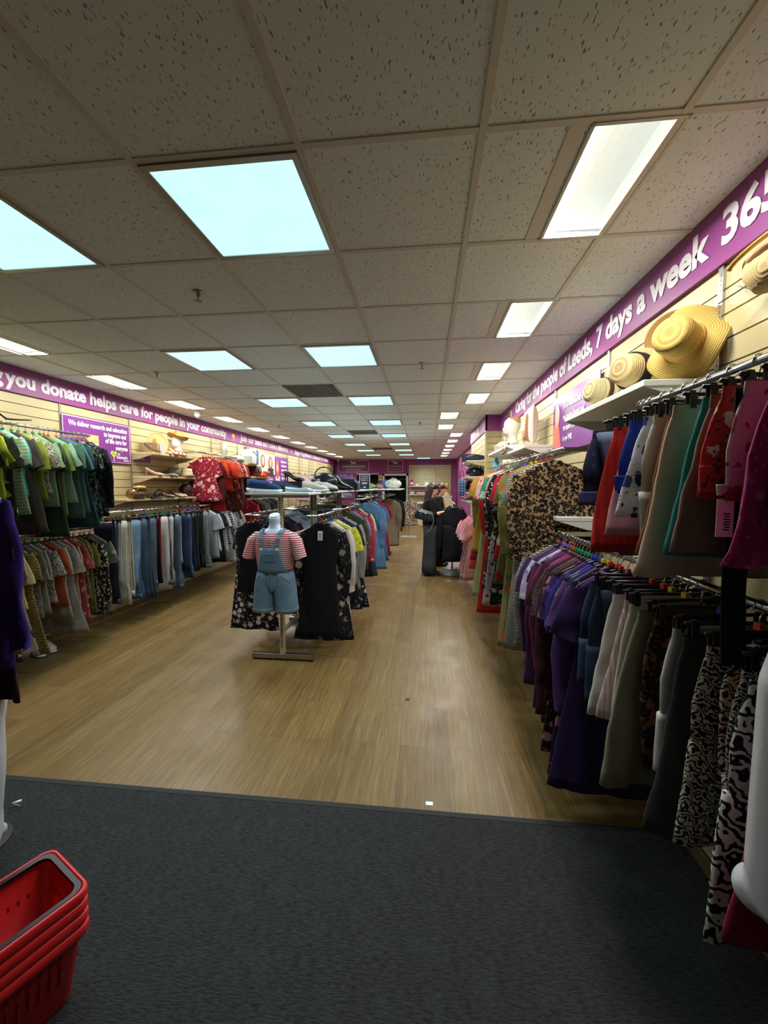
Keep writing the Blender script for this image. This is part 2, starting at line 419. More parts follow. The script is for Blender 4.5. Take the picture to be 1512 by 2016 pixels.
# walls: slatwall boards with grooves
def slat(m, axis, c, a0, a1, z0, z1, sgn, seams=()):
    z = z1
    while z > z0 + .01:
        zb = max(z0, z - .1)
        if axis == 'x': m.box(min(c, c - sgn * .018), max(c, c - sgn * .018), a0, a1, zb + .007, z)
        else: m.box(a0, a1, min(c, c - sgn * .018), max(c, c - sgn * .018), zb + .007, z)
        z -= .1
# left
struct(MB().box(WL - .2, WL - .02, YF, YB, 0, CEIL), 'wall_left', M_gap)
m = MB(); slat(m, 'x', WL, YF, 16.6, .05, 2.48, 1); s = m.obj('trim_2', M_cream); s['kind'] = 'structure'
LS = [-1.09, -.08, .93, 1.94, 2.95, 3.96, 4.97, 5.98, 6.99, 8.0, 9.01, 10.02, 11.03, 12.04, 13.05, 14.06, 15.07, 16.08]
RSM = [-.18, .80, 1.81, 2.82, 3.91, 4.75, 5.7]
n_ = 3
M_upr = simple('slotted_upright_metal', '9a958a', .4, .6)
for yy in LS:
    o = MB().box(WL, WL + .008, yy - .012, yy + .012, .05, 2.48).obj('trim_%d' % n_, M_upr); o['kind'] = 'structure'; n_ += 1
struct(MB().box(WR + .019, 1.6, YF, 6.67, 0, CEIL), 'wall_right', M_gap)
struct(MB().box(.969, 1.6, 6.67, 8.88, 0, CEIL), 'wall_pillar', M_gap)
struct(MB().box(1.22, 1.6, 8.88, YB, 0, CEIL), 'wall_right_rear', M_wallp)
m = MB(); slat(m, 'x', WR, YF, 6.65, .05, 2.48, -1); slat(m, 'x', .95, 6.67, 8.88, .05, 2.48, -1); slat(m, 'y', 6.668, .95, WR, .05, 2.48, 1)
m.box(.92, .95, 6.63, 6.665, .05, 2.48)
o = m.obj('trim_%d' % n_, M_cream); o['kind'] = 'structure'; n_ += 1
M_slot = simple('bright_upright', 'b9bbb8', .25, .9)
for yy in RSM:
    u = MB().box(WR - .012, WR, yy - .014, yy + .014, .05, 2.48)
    for z in range(60): u.box(WR - .0135, WR - .011, yy - .004, yy + .004, 1.2 + z * .021, 1.212 + z * .021)
    o = u.obj('trim_%d' % n_, M_slot); o['kind'] = 'structure'; n_ += 1
# fascia strips around the top
struct(MB().box(.93, .952, 6.63, 8.88, 2.48, CEIL).box(.93, WR, 6.63, 6.67, 2.48, CEIL), 'trim_%d' % n_, M_purple); n_ += 1
# back wall, painted, with openings for two doorways
bw = MB()
bw.box(WL - .2, -2.96, YB, YB + .15, 0, CEIL).box(-2.96, -2.05, YB, YB + .15, 2.12, CEIL).box(-2.05, -1.80, YB, YB + .15, 0, CEIL)
bw.box(-1.80, -.82, YB, YB + .15, 2.07, CEIL).box(-.82, 1.6, YB, YB + .15, 0, CEIL)
struct(bw, 'wall_back', M_wallp)
struct(MB().box(WL - .2, 1.6, YF - .15, YF, 0, CEIL), 'wall_front_bounce', simple('bounce_wall_grey', '8a8a88', .7))  # unseen wall behind the camera, added to bounce light back
# skirting
struct(MB().box(WL - .0, WL + .012, YF, YB, 0, .05), 'baseboard_left', simple('skirting', '6b5a3c', .5))
struct(MB().box(WR - .012, WR, YF, 6.65, 0, .05), 'baseboard_right', simple('skirting', '6b5a3c', .5))
# back doorways
M_doorw = simple('door_white', 'd8dcd8', .45)
M_dark = simple('dark_room', '1b1720', .8)
struct(MB().box(-3.1, -1.9, YB + .9, YB + .95, 0, 2.4).box(-3.1, -3.05, YB + .15, YB + .9, 0, 2.4).box(-1.98, -1.94, YB + .15, YB + .9, 0, 2.4).box(-3.1, -1.9, YB + .15, YB + .95, 2.3, 2.4), 'wall_changing', M_dark)
struct(MB().box(-2.98, -2.03, YB - .02, YB + .05, 2.09, 2.15), 'trim_%d' % n_, simple('lilac_edge', 'b79be8', .5)); n_ += 1
fr = MB().box(-1.86, -1.78, YB - .03, YB + .12, 0, 2.12).box(-.86, -.78, YB - .03, YB + .12, 0, 2.12).box(-1.86, -.78, YB - .03, YB + .12, 2.04, 2.12)
struct(fr, 'door_1', M_doorw)
struct(MB().box(-1.9, -.7, YB + 2.2, YB + 2.25, 0, 2.5).box(-1.95, -1.9, YB + .15, YB + 2.2, 0, 2.5).box(-.7, -.65, YB + .15, YB + 2.2, 0, 2.5).box(-1.95, -.65, YB + .15, YB + 2.25, 2.45, 2.5), 'wall_storeroom', simple('storeroom_grey', '7d8a8a', .7))
struct(MB().box(-3.2, -.6, YB, YB + 2.3, -.1, 0.0), 'floor_storeroom', simple('storeroom_floor', '6e6a60', .6))
# ------------------------------------------------------------------ banners and signs
M_heart = simple('heart_yellow_green', 'd3d24a', .5); M_heart2 = simple('heart_green', '8fae3c', .5)
def heart_tree(parent, mtx, s):
    """a heart-shaped crown on a white trunk, in the sign's own plane (local x right, z up, -y out)"""
    def hp(k, sc):
        t = 2 * pi * k / 28
        return (sc * .055 * 16 * sin(t) ** 3 / 16, sc * .055 * (13 * cos(t) - 5 * cos(2 * t) - 2 * cos(3 * t) - cos(4 * t)) / 16)
    for nm, sc, mt, d in (('heart', s, M_heart, .0), ('heart_leaf', s * .55, M_heart2, .001)):
        m = MB(); m.rings([[(x, -d, z) for x, z in [hp(k, sc) for k in range(28)]], [(x, -d - .0015, z) for x, z in [hp(k, sc) for k in range(28)]]])
        o = m.xf(mtx).obj(nm, mt, parent)
    m = MB(); m.rings([[(-.006 * s, 0, -.1 * s), (.006 * s, 0, -.1 * s), (.006 * s, -.003, -.1 * s), (-.006 * s, -.003, -.1 * s)], [(-.003 * s, 0, -.01 * s), (.003 * s, 0, -.01 * s), (.003 * s, -.003, -.01 * s), (-.003 * s, -.003, -.01 * s)]])
    m.xf(mtx).obj('heart_trunk', M_letter, parent)
# left banner: reads towards +y, faces +x.  text local x -> world +y, local y -> world z
RL_ = (R(90), 0, R(90)); RR_ = (R(90), 0, R(-90))
def wallmtx_left(y, z): return Matrix(((0, -1, 0, WL + .024), (1, 0, 0, y), (0, 0, 1, z), (0, 0, 0, 1)))
def wallmtx_right(y, z, x=WR - .024): return Matrix(((0, 1, 0, x), (-1, 0, 0, y), (0, 0, 1, z), (0, 0, 0, 1)))
t = thing('wall_banner', 'long purple banner with white lettering running along the top of the left wall', 'banner', (0, 0, 0))
MB().box(WL, WL + .022, YF, 16.9, 2.48, CEIL).obj('board', M_purple, t)
LX = WL + .024
text('Everything', .19, M_letter, t, bold=.007, loc=(LX, 2.245, 2.545), rot=RL_, fitw=1.12)
text('you donate helps care for people in your community', .19, M_letter, t, bold=.007, loc=(LX, 3.40, 2.545), rot=RL_, fitw=7.53 - 3.40)
heart_tree(t, wallmtx_left(7.80, 2.60), 1.0)
text('Join our team and make a difference', .19, M_letter, t, bold=.006, loc=(LX, 8.13, 2.545), rot=RL_, fitw=2.9)
heart_tree(t, wallmtx_left(11.3, 2.60), 1.0)
text('Supporting bereaved children and their families', .19, M_letter, t, bold=.006, loc=(LX, 11.6, 2.545), rot=RL_, fitw=4.0)
t = thing('wall_banner', 'long purple banner with white lettering above the shelf of straw hats', 'banner', (0, 0, 0))
MB().box(WR - .022, WR, YF, 6.63, 2.48, CEIL).obj('board', M_purple, t)
RX = WR - .025
text('Caring for the people of Leeds, 7 days a week', .185, M_letter, t, bold=.007, loc=(RX, 5.52, 2.55), rot=RR_, fitw=5.52 - 1.865)
text('365 days a year', .185, M_letter, t, bold=.007, loc=(RX, 1.80, 2.55), rot=RR_, fitw=1.22)
heart_tree(t, wallmtx_right(5.82, 2.60), 1.1)
t = thing('pillar_sign', 'purple fascia panel on the pillar above the black handbags', 'sign', (0, 0, 0))
MB().box(.926, .93, 6.68, 8.86, 2.5, 2.7).obj('board', M_purple, t)
text('Fair', .12, M_letter, t, bold=.004, loc=(.924, 7.7, 2.59), rot=RR_); text('trading', .09, M_letter, t, bold=.003, loc=(.924, 7.7, 2.52), rot=RR_)
# posters
M_pink = simple('poster_face_skin', 'e3a68e', .6); M_coral = simple('poster_coral', 'e4756a', .6); M_lilac = simple('poster_lilac', 'c9a9d6', .5); M_photo = simple('poster_photo', 'dcb568', .6); M_hair = simple('poster_hair_brown', '8a6040', .7)
t = thing('poster', 'purple poster with white lettering on left wall between green clothes and hats', 'poster', (WL + .02, 4.45, 2.13), group='purple charity posters')
MB().box(-.002, .004, -.49, .49, -.24, .24).obj('border', simple('poster_border', 'dcb0e0', .5), t)
MB().box(0, .006, -.48, .48, -.23, .23).obj('board', M_purple2, t)
for j, (b, yy, fw) in enumerate([('We deliver research and education', -.42, .86), ('to improve end', .06, .36), ('of life care for', .08, .35), ('everyone', .24, .2)]):
    text(b, .075, M_letter, t, bold=.003, loc=(.008, yy, .14 - .074 * j), rot=RL_, fitw=fw)
MB().box(.004, .008, -.2, -.02, -.12, .06).obj('photo', M_photo, t)
MB().rings([[(.009, y, z) for y, z in ((-.19, -.118), (-.10, -.118), (-.115, -.05), (-.165, -.045))], [(.0095, y, z) for y, z in ((-.19, -.118), (-.10, -.118), (-.115, -.05), (-.165, -.045))]]).obj('photo_figure_left', M_hair, t)
MB().rings([[(.009, y, z) for y, z in ((-.10, -.118), (-.03, -.118), (-.045, -.03), (-.09, -.04))], [(.0095, y, z) for y, z in ((-.10, -.118), (-.03, -.118), (-.045, -.03), (-.09, -.04))]]).obj('photo_figure_right', M_cardb, t)
MB().ell((.0085, -.14, -.02), (.002, .02, .026)).obj('photo_face', M_pink, t)
MB().ell((.0085, -.068, -.005), (.002, .018, .024)).obj('photo_face', M_pink, t)
heart_tree(t, Matrix(((0, -1, 0, .01), (1, 0, 0, .20), (0, 0, 1, -.135), (0, 0, 0, 1))), .9)
text("St.", .045, M_letter, t, bold=.001, loc=(.008, .27, -.145), rot=RL_); text("Gemma's", .05, M_letter, t, bold=.002, loc=(.008, .245, -.185), rot=RL_); text("Hospice", .03, M_letter, t, bold=.001, loc=(.008, .36, -.215), rot=RL_)
t = thing('poster', 'purple poster of an older woman in coral beside the white shelf of straw hats', 'poster', (WR - .02, 3.4, 2.15), group='purple charity posters')
MB().box(-.006, 0, -.5, .5, -.25, .23).obj('board', M_purple2, t)
MB().rings([[(-.007, y, z) for y, z in ((.26, -.25), (.5, -.25), (.47, -.02), (.42, .02), (.34, 0))], [(-.01, y, z) for y, z in ((.26, -.25), (.5, -.25), (.47, -.02), (.42, .02), (.34, 0))]]).obj('coral_cardigan', M_coral, t)
MB().ell((-.009, .38, .07), (.004, .06, .1)).obj('portrait_hair', simple('poster_grey_hair', 'e6cfb8', .6), t)
MB().ell((-.011, .38, .05), (.004, .045, .085)).obj('portrait_face', M_pink, t)
for b, z, fw in (("I'll be remembered for", .10, .46), ('my Sunday dinners and', .01, .46), ('my apple crumble and', -.08, .44), ('in my Will.', -.17, .22)):
    text(b, .07, M_letter, t, bold=.001, loc=(-.009, .22, z), rot=RR_, fitw=fw)
t = thing('poster', 'pale photo poster of two women on left wall beyond the red clothes', 'poster', (WL + .02, 9.5, 2.18), group='photo posters')
MB().box(0, .005, -.5, .5, -.3, .2).obj('board', simple('poster_pale', 'd9d0c4', .5), t)
for cy, cz in ((-.25, .02), (.22, .0)):
    MB().ell((.006, cy, cz - .01), (.003, .14, .16)).obj('portrait_hair', M_hair, t)
    MB().ell((.009, cy, cz), (.003, .085, .11)).obj('portrait_face', M_pink, t)
MB().box(.004, .008, .05, .4, -.3, -.14).obj('dark_jacket', M_print, t)
t = thing('poster', 'tall purple poster of a long-haired woman on left wall behind centre shelf', 'poster', (WL + .02, 10.5, 2.0), group='photo posters')
MB().box(0, .006, -.5, .5, -.42, .36).obj('board', M_purple2, t)
MB().ell((.008, -.33, .02), (.004, .12, .24)).obj('portrait_hair', simple('auburn_hair', 'b0603a', .6), t)
MB().ell((.011, -.33, .06), (.004, .07, .1)).obj('portrait_face', M_pink, t)
MB().box(.005, .009, -.46, -.16, -.42, -.14).obj('pale_jacket', simple('poster_jacket', 'c9cdd6', .6), t)
for j, b in enumerate(('Become a', 'volunteer', 'and make', 'a real', 'difference')): text(b, .09, M_letter, t, bold=.003, loc=(.008, -.05, .22 - .11 * j), rot=RL_, fitw=.42)
t = thing('poster', 'small purple poster low on left wall below the pale photo poster', 'poster', (WL + .02, 9.5, 1.7), group='photo posters')
MB().box(0, .006, -.5, .5, -.15, .15).obj('board', M_purple2, t)
for j, b in enumerate(('Every item', 'you buy', 'helps us')): text(b, .08, M_letter, t, bold=.003, loc=(.008, -.1, .05 - .09 * j), rot=RL_, fitw=.45)
t = thing('shelf_label', 'small purple label strip under the top left hat shelf', 'sign', (WL + .02, 5.12, 1.97))
MB().box(0, .006, -.1, .2, -.045, .045).obj('board', M_purple2, t)
text('charity', .05, M_letter, t, loc=(.008, -.06, -.015), rot=RL_)
# back wall signs (face -y): local x -> +x, z up
RB_ = (R(90), 0, 0)
def backsign(label, x0, x1, z0, z1, mat, border=None, name='wall_sign', grp=None):
    t = thing(name, label, 'sign', ((x0 + x1) / 2, YB - .02, (z0 + z1) / 2), group=grp)
    hx, hz = (x1 - x0) / 2, (z1 - z0) / 2
    MB().box(-hx, hx, -.005, .02, -hz, hz).obj('board', mat, t)
    if border: MB().box(-hx, hx, -.008, 0, hz - .025, hz).box(-hx, hx, -.008, 0, -hz, -hz + .025).box(-hx, -hx + .025, -.008, 0, -hz, hz).box(hx - .025, hx, -.008, 0, -hz, hz).obj('border', border, t)
    return t
M_dimletter = simple('pale_gold_letters', 'cdb2a6', .5)
def dog(t, x, z, s):
    MB().ell((x, -.008, z), (.12 * s, .004, .04 * s)).ell((x - .11 * s, -.008, z + .05 * s), (.045 * s, .004, .04 * s)).box(x - .09 * s, x - .07 * s, -.01, -.006, z - .09 * s, z).box(x + .07 * s, x + .09 * s, -.01, -.006, z - .09 * s, z).obj('emblem', M_letter, t)
t = backsign('dark purple framed sign reading CHANGING ROOMS high on back wall', -3.77, -2.44, 2.19, 2.69, M_wallpd, M_pinkline)
dog(t, .0, .15, .9); text('CHANGING ROOMS', .13, M_dimletter, t, bold=.004, loc=(-.5, -.008, -.05), rot=RB_, fitw=1.0); text('Please ask a member of staff', .07, M_letter, t, bold=.001, loc=(-.3, -.008, -.16), rot=RB_, fitw=.6)
t = backsign('smaller purple framed sign high on back wall above the white doorway', -1.65, -1.0, 2.19, 2.69, M_wallpd, M_pinkline)
dog(t, .02, .14, .8); text('CHANGING ROOM', .09, M_dimletter, t, bold=.003, loc=(-.28, -.008, -.04), rot=RB_, fitw=.54); text('Gift Aid and donate', .07, M_letter, t, bold=.001, loc=(-.26, -.008, -.15), rot=RB_, fitw=.5)
t = backsign('lilac panel poster on back wall left of the dark doorway', -4.0 + .12, -3.2, 1.1, 2.1, simple('lilac_panel', '8e6fc4', .4), simple('lilac_edge2', 'b79be8', .5), 'poster')
MB().box(-.34, .34, -.01, 0, -.02, .0).box(-.34, -.02, -.01, 0, -.44, -.24).obj('pale_bands', simple('pale_lilac_band', 'c9b8ee', .5), t)
text('Volunteer', .1, M_letter, t, bold=.002, loc=(-.02, -.008, -.36), rot=RB_, fitw=.3)
t = backsign('yellow safety notice on back wall between the two doorways', -2.03, -1.90, 1.84, 2.06, simple('notice_yellow', 'e3cf3a', .5), None)
MB().ell((0, -.007, .01), (.04, .003, .05)).obj('symbol', simple('notice_green', '4a8a4a', .5), t)
t = backsign('wide purple poster on cream slatted panel of back wall', -.70, .35, 1.88, 2.34, M_purple2, None, 'poster')
MB().box(-.45, -.02, -.009, 0, -.06, .17).obj('photo', simple('photo_white', 'dcdce0', .5), t)
MB().ell((-.33, -.01, .02), (.06, .003, .06)).ell((-.14, -.01, .02), (.07, .003, .05)).obj('photo_animals', simple('photo_grey', '8a867e', .6), t)
text('Help us help animals today', .07, M_letter, t, bold=.002, loc=(.03, -.008, .14), rot=RB_, fitw=.47); text('Give what you can in store', .05, M_letter, t, bold=.001, loc=(.03, -.008, .07), rot=RB_, fitw=.45)
text('donate in this shop', .05, M_letter, t, bold=.001, loc=(-.48, -.008, -.17), rot=RB_, fitw=.5); dog(t, .36, -.12, 1.1)
m = MB(); slat(m, 'y', YB - .018, -.75, .36, .1, 2.48, 1); slat(m, 'y', YB - .018, .37, 1.0, .1, 2.48, 1)
o = m.obj('trim_%d' % n_, M_cream); o['kind'] = 'structure'; n_ += 1
# small fittings
def cctv(loc, label):
    t = thing('security_camera', label, 'camera', loc)
    MB().lathe([(.05, 0), (.055, -.02), (.05, -.04)], 16).obj('mount', M_white, t, smooth=True)
    MB().lathe([(.05, -.04), (.048, -.07), (.03, -.095), (.01, -.105)], 16).obj('dome', simple('dome_grey', 'b9b9bf', .15), t, smooth=True)
cctv((-3.72, 16.8, CEIL - .03), 'small white security camera at the back left ceiling corner')
cctv((-3.45, 5.85, CEIL - .0), 'white dome security camera on ceiling above the left hat shelf')
# ------------------------------------------------------------------ rails and wall shelves
def rail(label, x, y0, y1, z, wall=None, side=1, name='clothes_rail', brackets=2):
    t = thing(name, label, 'clothes rail', (x, y0, z))
    L = y1 - y0
    MB().tube([(0, 0, 0), (0, L, 0)], .0125, 12).obj('rail_tube', M_chrome, t, smooth=True)
    if wall is not None:
        for yy in (.01, L - .01)[:brackets]:
            MB().box(min(0, wall - x), max(0, wall - x), yy - .006, yy + .006, -.018, .012).obj('bracket', M_chrome, t)
    return t
rail('upper left chrome rail full of green clothes', -3.55, 2.35, 3.96, 2.13, WL)
rail('lower left chrome rail holding the animal print tops', -3.55, 2.6, 3.94, 1.16, WL)
rail('chrome rail along the left wall holding the jeans', -3.55, 3.98, 5.96, 1.30, WL)
rail('chrome rail along the left wall holding the black and white tops', -3.55, 6.0, 6.98, 1.29, WL)
rail('upper left chrome rail of red and orange clothes', -3.55, 6.0, 7.3, 2.13, WL)
rail('chrome rail of dark jackets on left wall beyond the red clothes', -3.50, 7.3, 8.9, 1.36, WL)
rail('far left chrome rail of pale blouses near the back corner', -3.5, 10.6, 13.3, 1.95, WL)
rail('near right upper chrome rail holding the skirts', .88, .30, 1.79, 1.935, WR)
rail('near right lower chrome rail holding purple tops and shorts', .88, .45, 2.80, 1.285, WR)
rail('middle right chrome rail holding the leopard print top and dresses', .90, 2.80, 5.55, 1.845, WR)
rail('right chrome rail of small pink tops before the pillar', .80, 5.75, 6.6, 1.20, WR)

def wshelf(label, wall, sgn, y0, y1, z, depth, mat, name='wall_shelf', group=None, th=.028):
    """sgn +1: shelf grows to +x from wall"""
    t = thing(name, label, 'shelf', (wall, y0, z), group=group); L = y1 - y0
    a, b = (0, depth) if sgn > 0 else (-depth, 0)
    MB().box(a, b, 0, L, -th, 0).obj('shelf_board', mat, t, bevel=.003)
    for yy in (.004, L - .012):
        br = MB(); p = [(0, -.005), (sgn * depth * .96, -.005), (sgn * depth * .96, -.03), (sgn * depth * .35, -.085), (0, -.10)]
        br.rings([[(x, yy, z_ ) for x, z_ in p], [(x, yy + .008, z_) for x, z_ in p]]); br.obj('bracket', M_whitesh if mat is M_whitesh else simple('bracket_beige', 'b8a680', .5), t)
    return t
M_beige = simple('beige_shelf', 'd2bd8e', .45, var=.03)
G1 = 'beige shelves of hats and shoes on the left wall'
wshelf('top beige shelf on left wall carrying two straw hats', WL, 1, 4.99, 5.97, 2.045, .30, M_beige, group=G1)
wshelf('middle beige shelf on left wall carrying nude shoes and a striped hat', WL, 1, 4.99, 5.97, 1.735, .30, M_beige, group=G1)
wshelf('lowest beige shelf on left wall carrying heels above the jeans', WL, 1, 4.50, 5.97, 1.44, .30, M_beige, group=G1)
G2 = 'beige shelves beyond the red clothes'
wshelf('beige shelf beyond the red clothes carrying the white and blue bag', WL, 1, 7.3, 8.35, 2.05, .30, M_beige, group=G2)
wshelf('beige shelf on left wall carrying the maroon bag and orange clutch', WL, 1, 8.0, 9.0, 1.80, .30, M_beige, group=G2)
wshelf('beige shelf on left wall carrying pale sandals', WL, 1, 7.3, 8.35, 1.62, .30, M_beige, group=G2)
wshelf('lowest beige shelf beyond red clothes carrying red shoes', WL, 1, 7.3, 8.0, 1.40, .30, M_beige, group=G2)
G3 = 'white shelves on the right wall'
wshelf('near white shelf on right wall carrying large straw hats', WR, -1, 1.825, 2.80, 2.045, .28, M_whitesh, group=G3)
wshelf('white shelf on right wall carrying the sequin cushion', WR, -1, 3.93, 4.74, 1.985, .27, M_whitesh, group=G3)
wshelf('white shelf on right wall carrying the mannequin head', WR, -1, 4.76, 6.2, 2.07, .27, M_whitesh, group=G3)
wshelf('small white shelf behind the leopard print top with yellow box', WR, -1, 2.84, 3.3, 1.39, .30, M_whitesh, group=G3)
G4 = 'grey shelves of black bags on the pillar'
M_greysh = simple('grey_shelf', 'b5b8ae', .45)
for z, lb in ((2.02, 'top pillar shelf carrying black trainers and folded bags'), (1.76, 'second pillar shelf carrying a black slouch bag'), (1.50, 'third pillar shelf carrying black heels'), (1.36, 'lowest pillar shelf carrying flat shoes')):
    wshelf(lb, .95, -1, 6.72, 7.7, z, .30, M_greysh, group=G4)
G5 = 'white shelves on the back wall'
for z, lb in ((1.60, 'top'), (1.257, 'second'), (.90, 'third'), (.55, 'lowest')):
    t = thing('wall_shelf', '%s white shelf on back wall slatted panel' % lb, 'shelf', (-.74, YB - .02, z), group=G5)
    MB().box(0, 1.08, -.34, 0, -.03, 0).obj('shelf_board', M_whitesh, t, bevel=.004)
    for xx in (.02, 1.04): MB().box(xx, xx + .02, -.3, 0, -.09, -.03).obj('bracket', M_whitesh, t)
t = thing('display_plinth', 'low cream plinth standing under the back wall shelves', 'plinth', (-.2, YB - .3, 0)); MB().box(-.55, .75, -.25, .25, 0, .28).obj('body', M_beige, t); MB().box(-.57, .77, -.27, .27, .28, .31).obj('top', M_whitesh, t)
# ------------------------------------------------------------------ garments
rnd = random.Random(7)
def hring(cx, cy, z, hw, ht, n, fold, ph, power=.75):
    out = []
    for j in range(n):
        a = 2 * pi * j / n; ca, sa = cos(a), sin(a)
        x = hw * math.copysign(abs(ca) ** power, ca); y = ht * math.copysign(abs(sa) ** power, sa)
        y += fold(x, z)
        out.append((cx + x, cy + y, z))
    return out
def foldfn(L, z0, amp, k, seed):
    def f(x, z):
        u = max(0, min(1, (z0 - z) / max(.2, L))); u = u ** 1.1
        a = mnoise.noise(Vector((x * k * .36 + seed * 3.7 + z * .9, z * 1.3, seed * 1.3)))
        b = mnoise.noise(Vector((x * k * 1.1 + seed * 9.1, z * 2.6, seed * 2.1)))
        c = mnoise.noise(Vector((x * 9 + seed, z * 16, 4.0 + seed)))
        return amp * u * (2.3 * a + 1.0 * b) + amp * .5 * c * (.3 + .7 * u) + amp * .35 * u * sin(5 * z + seed)
    return f
def sleeve_mb(s, sw, zs, kind, seed, long, wide=.085, flare=0.0):
    if long:
        pts = [(s * (sw - .03), 0, zs + .0), (s * (sw + .015), -.005, zs - .12), (s * (sw + .04), -.012 * (1 + seed % 2), zs - .30), (s * (sw + .03), .0, zs - .46), (s * (sw + .02 + .01 * (seed % 3)), .008, zs - .58)]
        ws = [wide, wide * .95, wide * .78, wide * .66, wide * (.58 + flare)]
    else:
        pts = [(s * (sw - .035), 0, zs), (s * (sw + .004), -.004, zs - .07), (s * (sw + .022), -.007, zs - .13), (s * (sw + .030 + .008 * (seed % 3)), -.006, zs - .20 - .008 * (seed % 4))]
        ws = [wide, wide, wide * .98, wide * .97]
    m = MB(); rings = []
    pv = [Vector(p) for p in pts]
    fine = []; fw = []
    for i in range(len(pv) - 1):
        for q in range(3): fine.append(pv[i].lerp(pv[i + 1], q / 3)); fw.append(ws[i] + (ws[i + 1] - ws[i]) * q / 3)
    fine.append(pv[-1]); fw.append(ws[-1])
    for i, p in enumerate(fine):
        d = (fine[min(i + 1, len(fine) - 1)] - fine[max(i - 1, 0)]).normalized()
        u = d.cross(Vector((0, 1, 0))).normalized()
        ring = []
        for j in range(14):
            a = 2 * pi * j / 14; ca, sa = cos(a), sin(a)
            wv = .012 * mnoise.noise(Vector((p.z * 9, ca * 1.6 + seed, seed * 2.0))) * (.4 + i / len(fine))
            q = p + u * (fw[i] * math.copysign(abs(ca) ** .8, ca)) + Vector((0, 1, 0)) * (.016 * sa + wv * 2)
            ring.append(tuple(q))
        rings.append(ring)
    return m.rings(rings, False, False), fine[-1]
_gm = {}
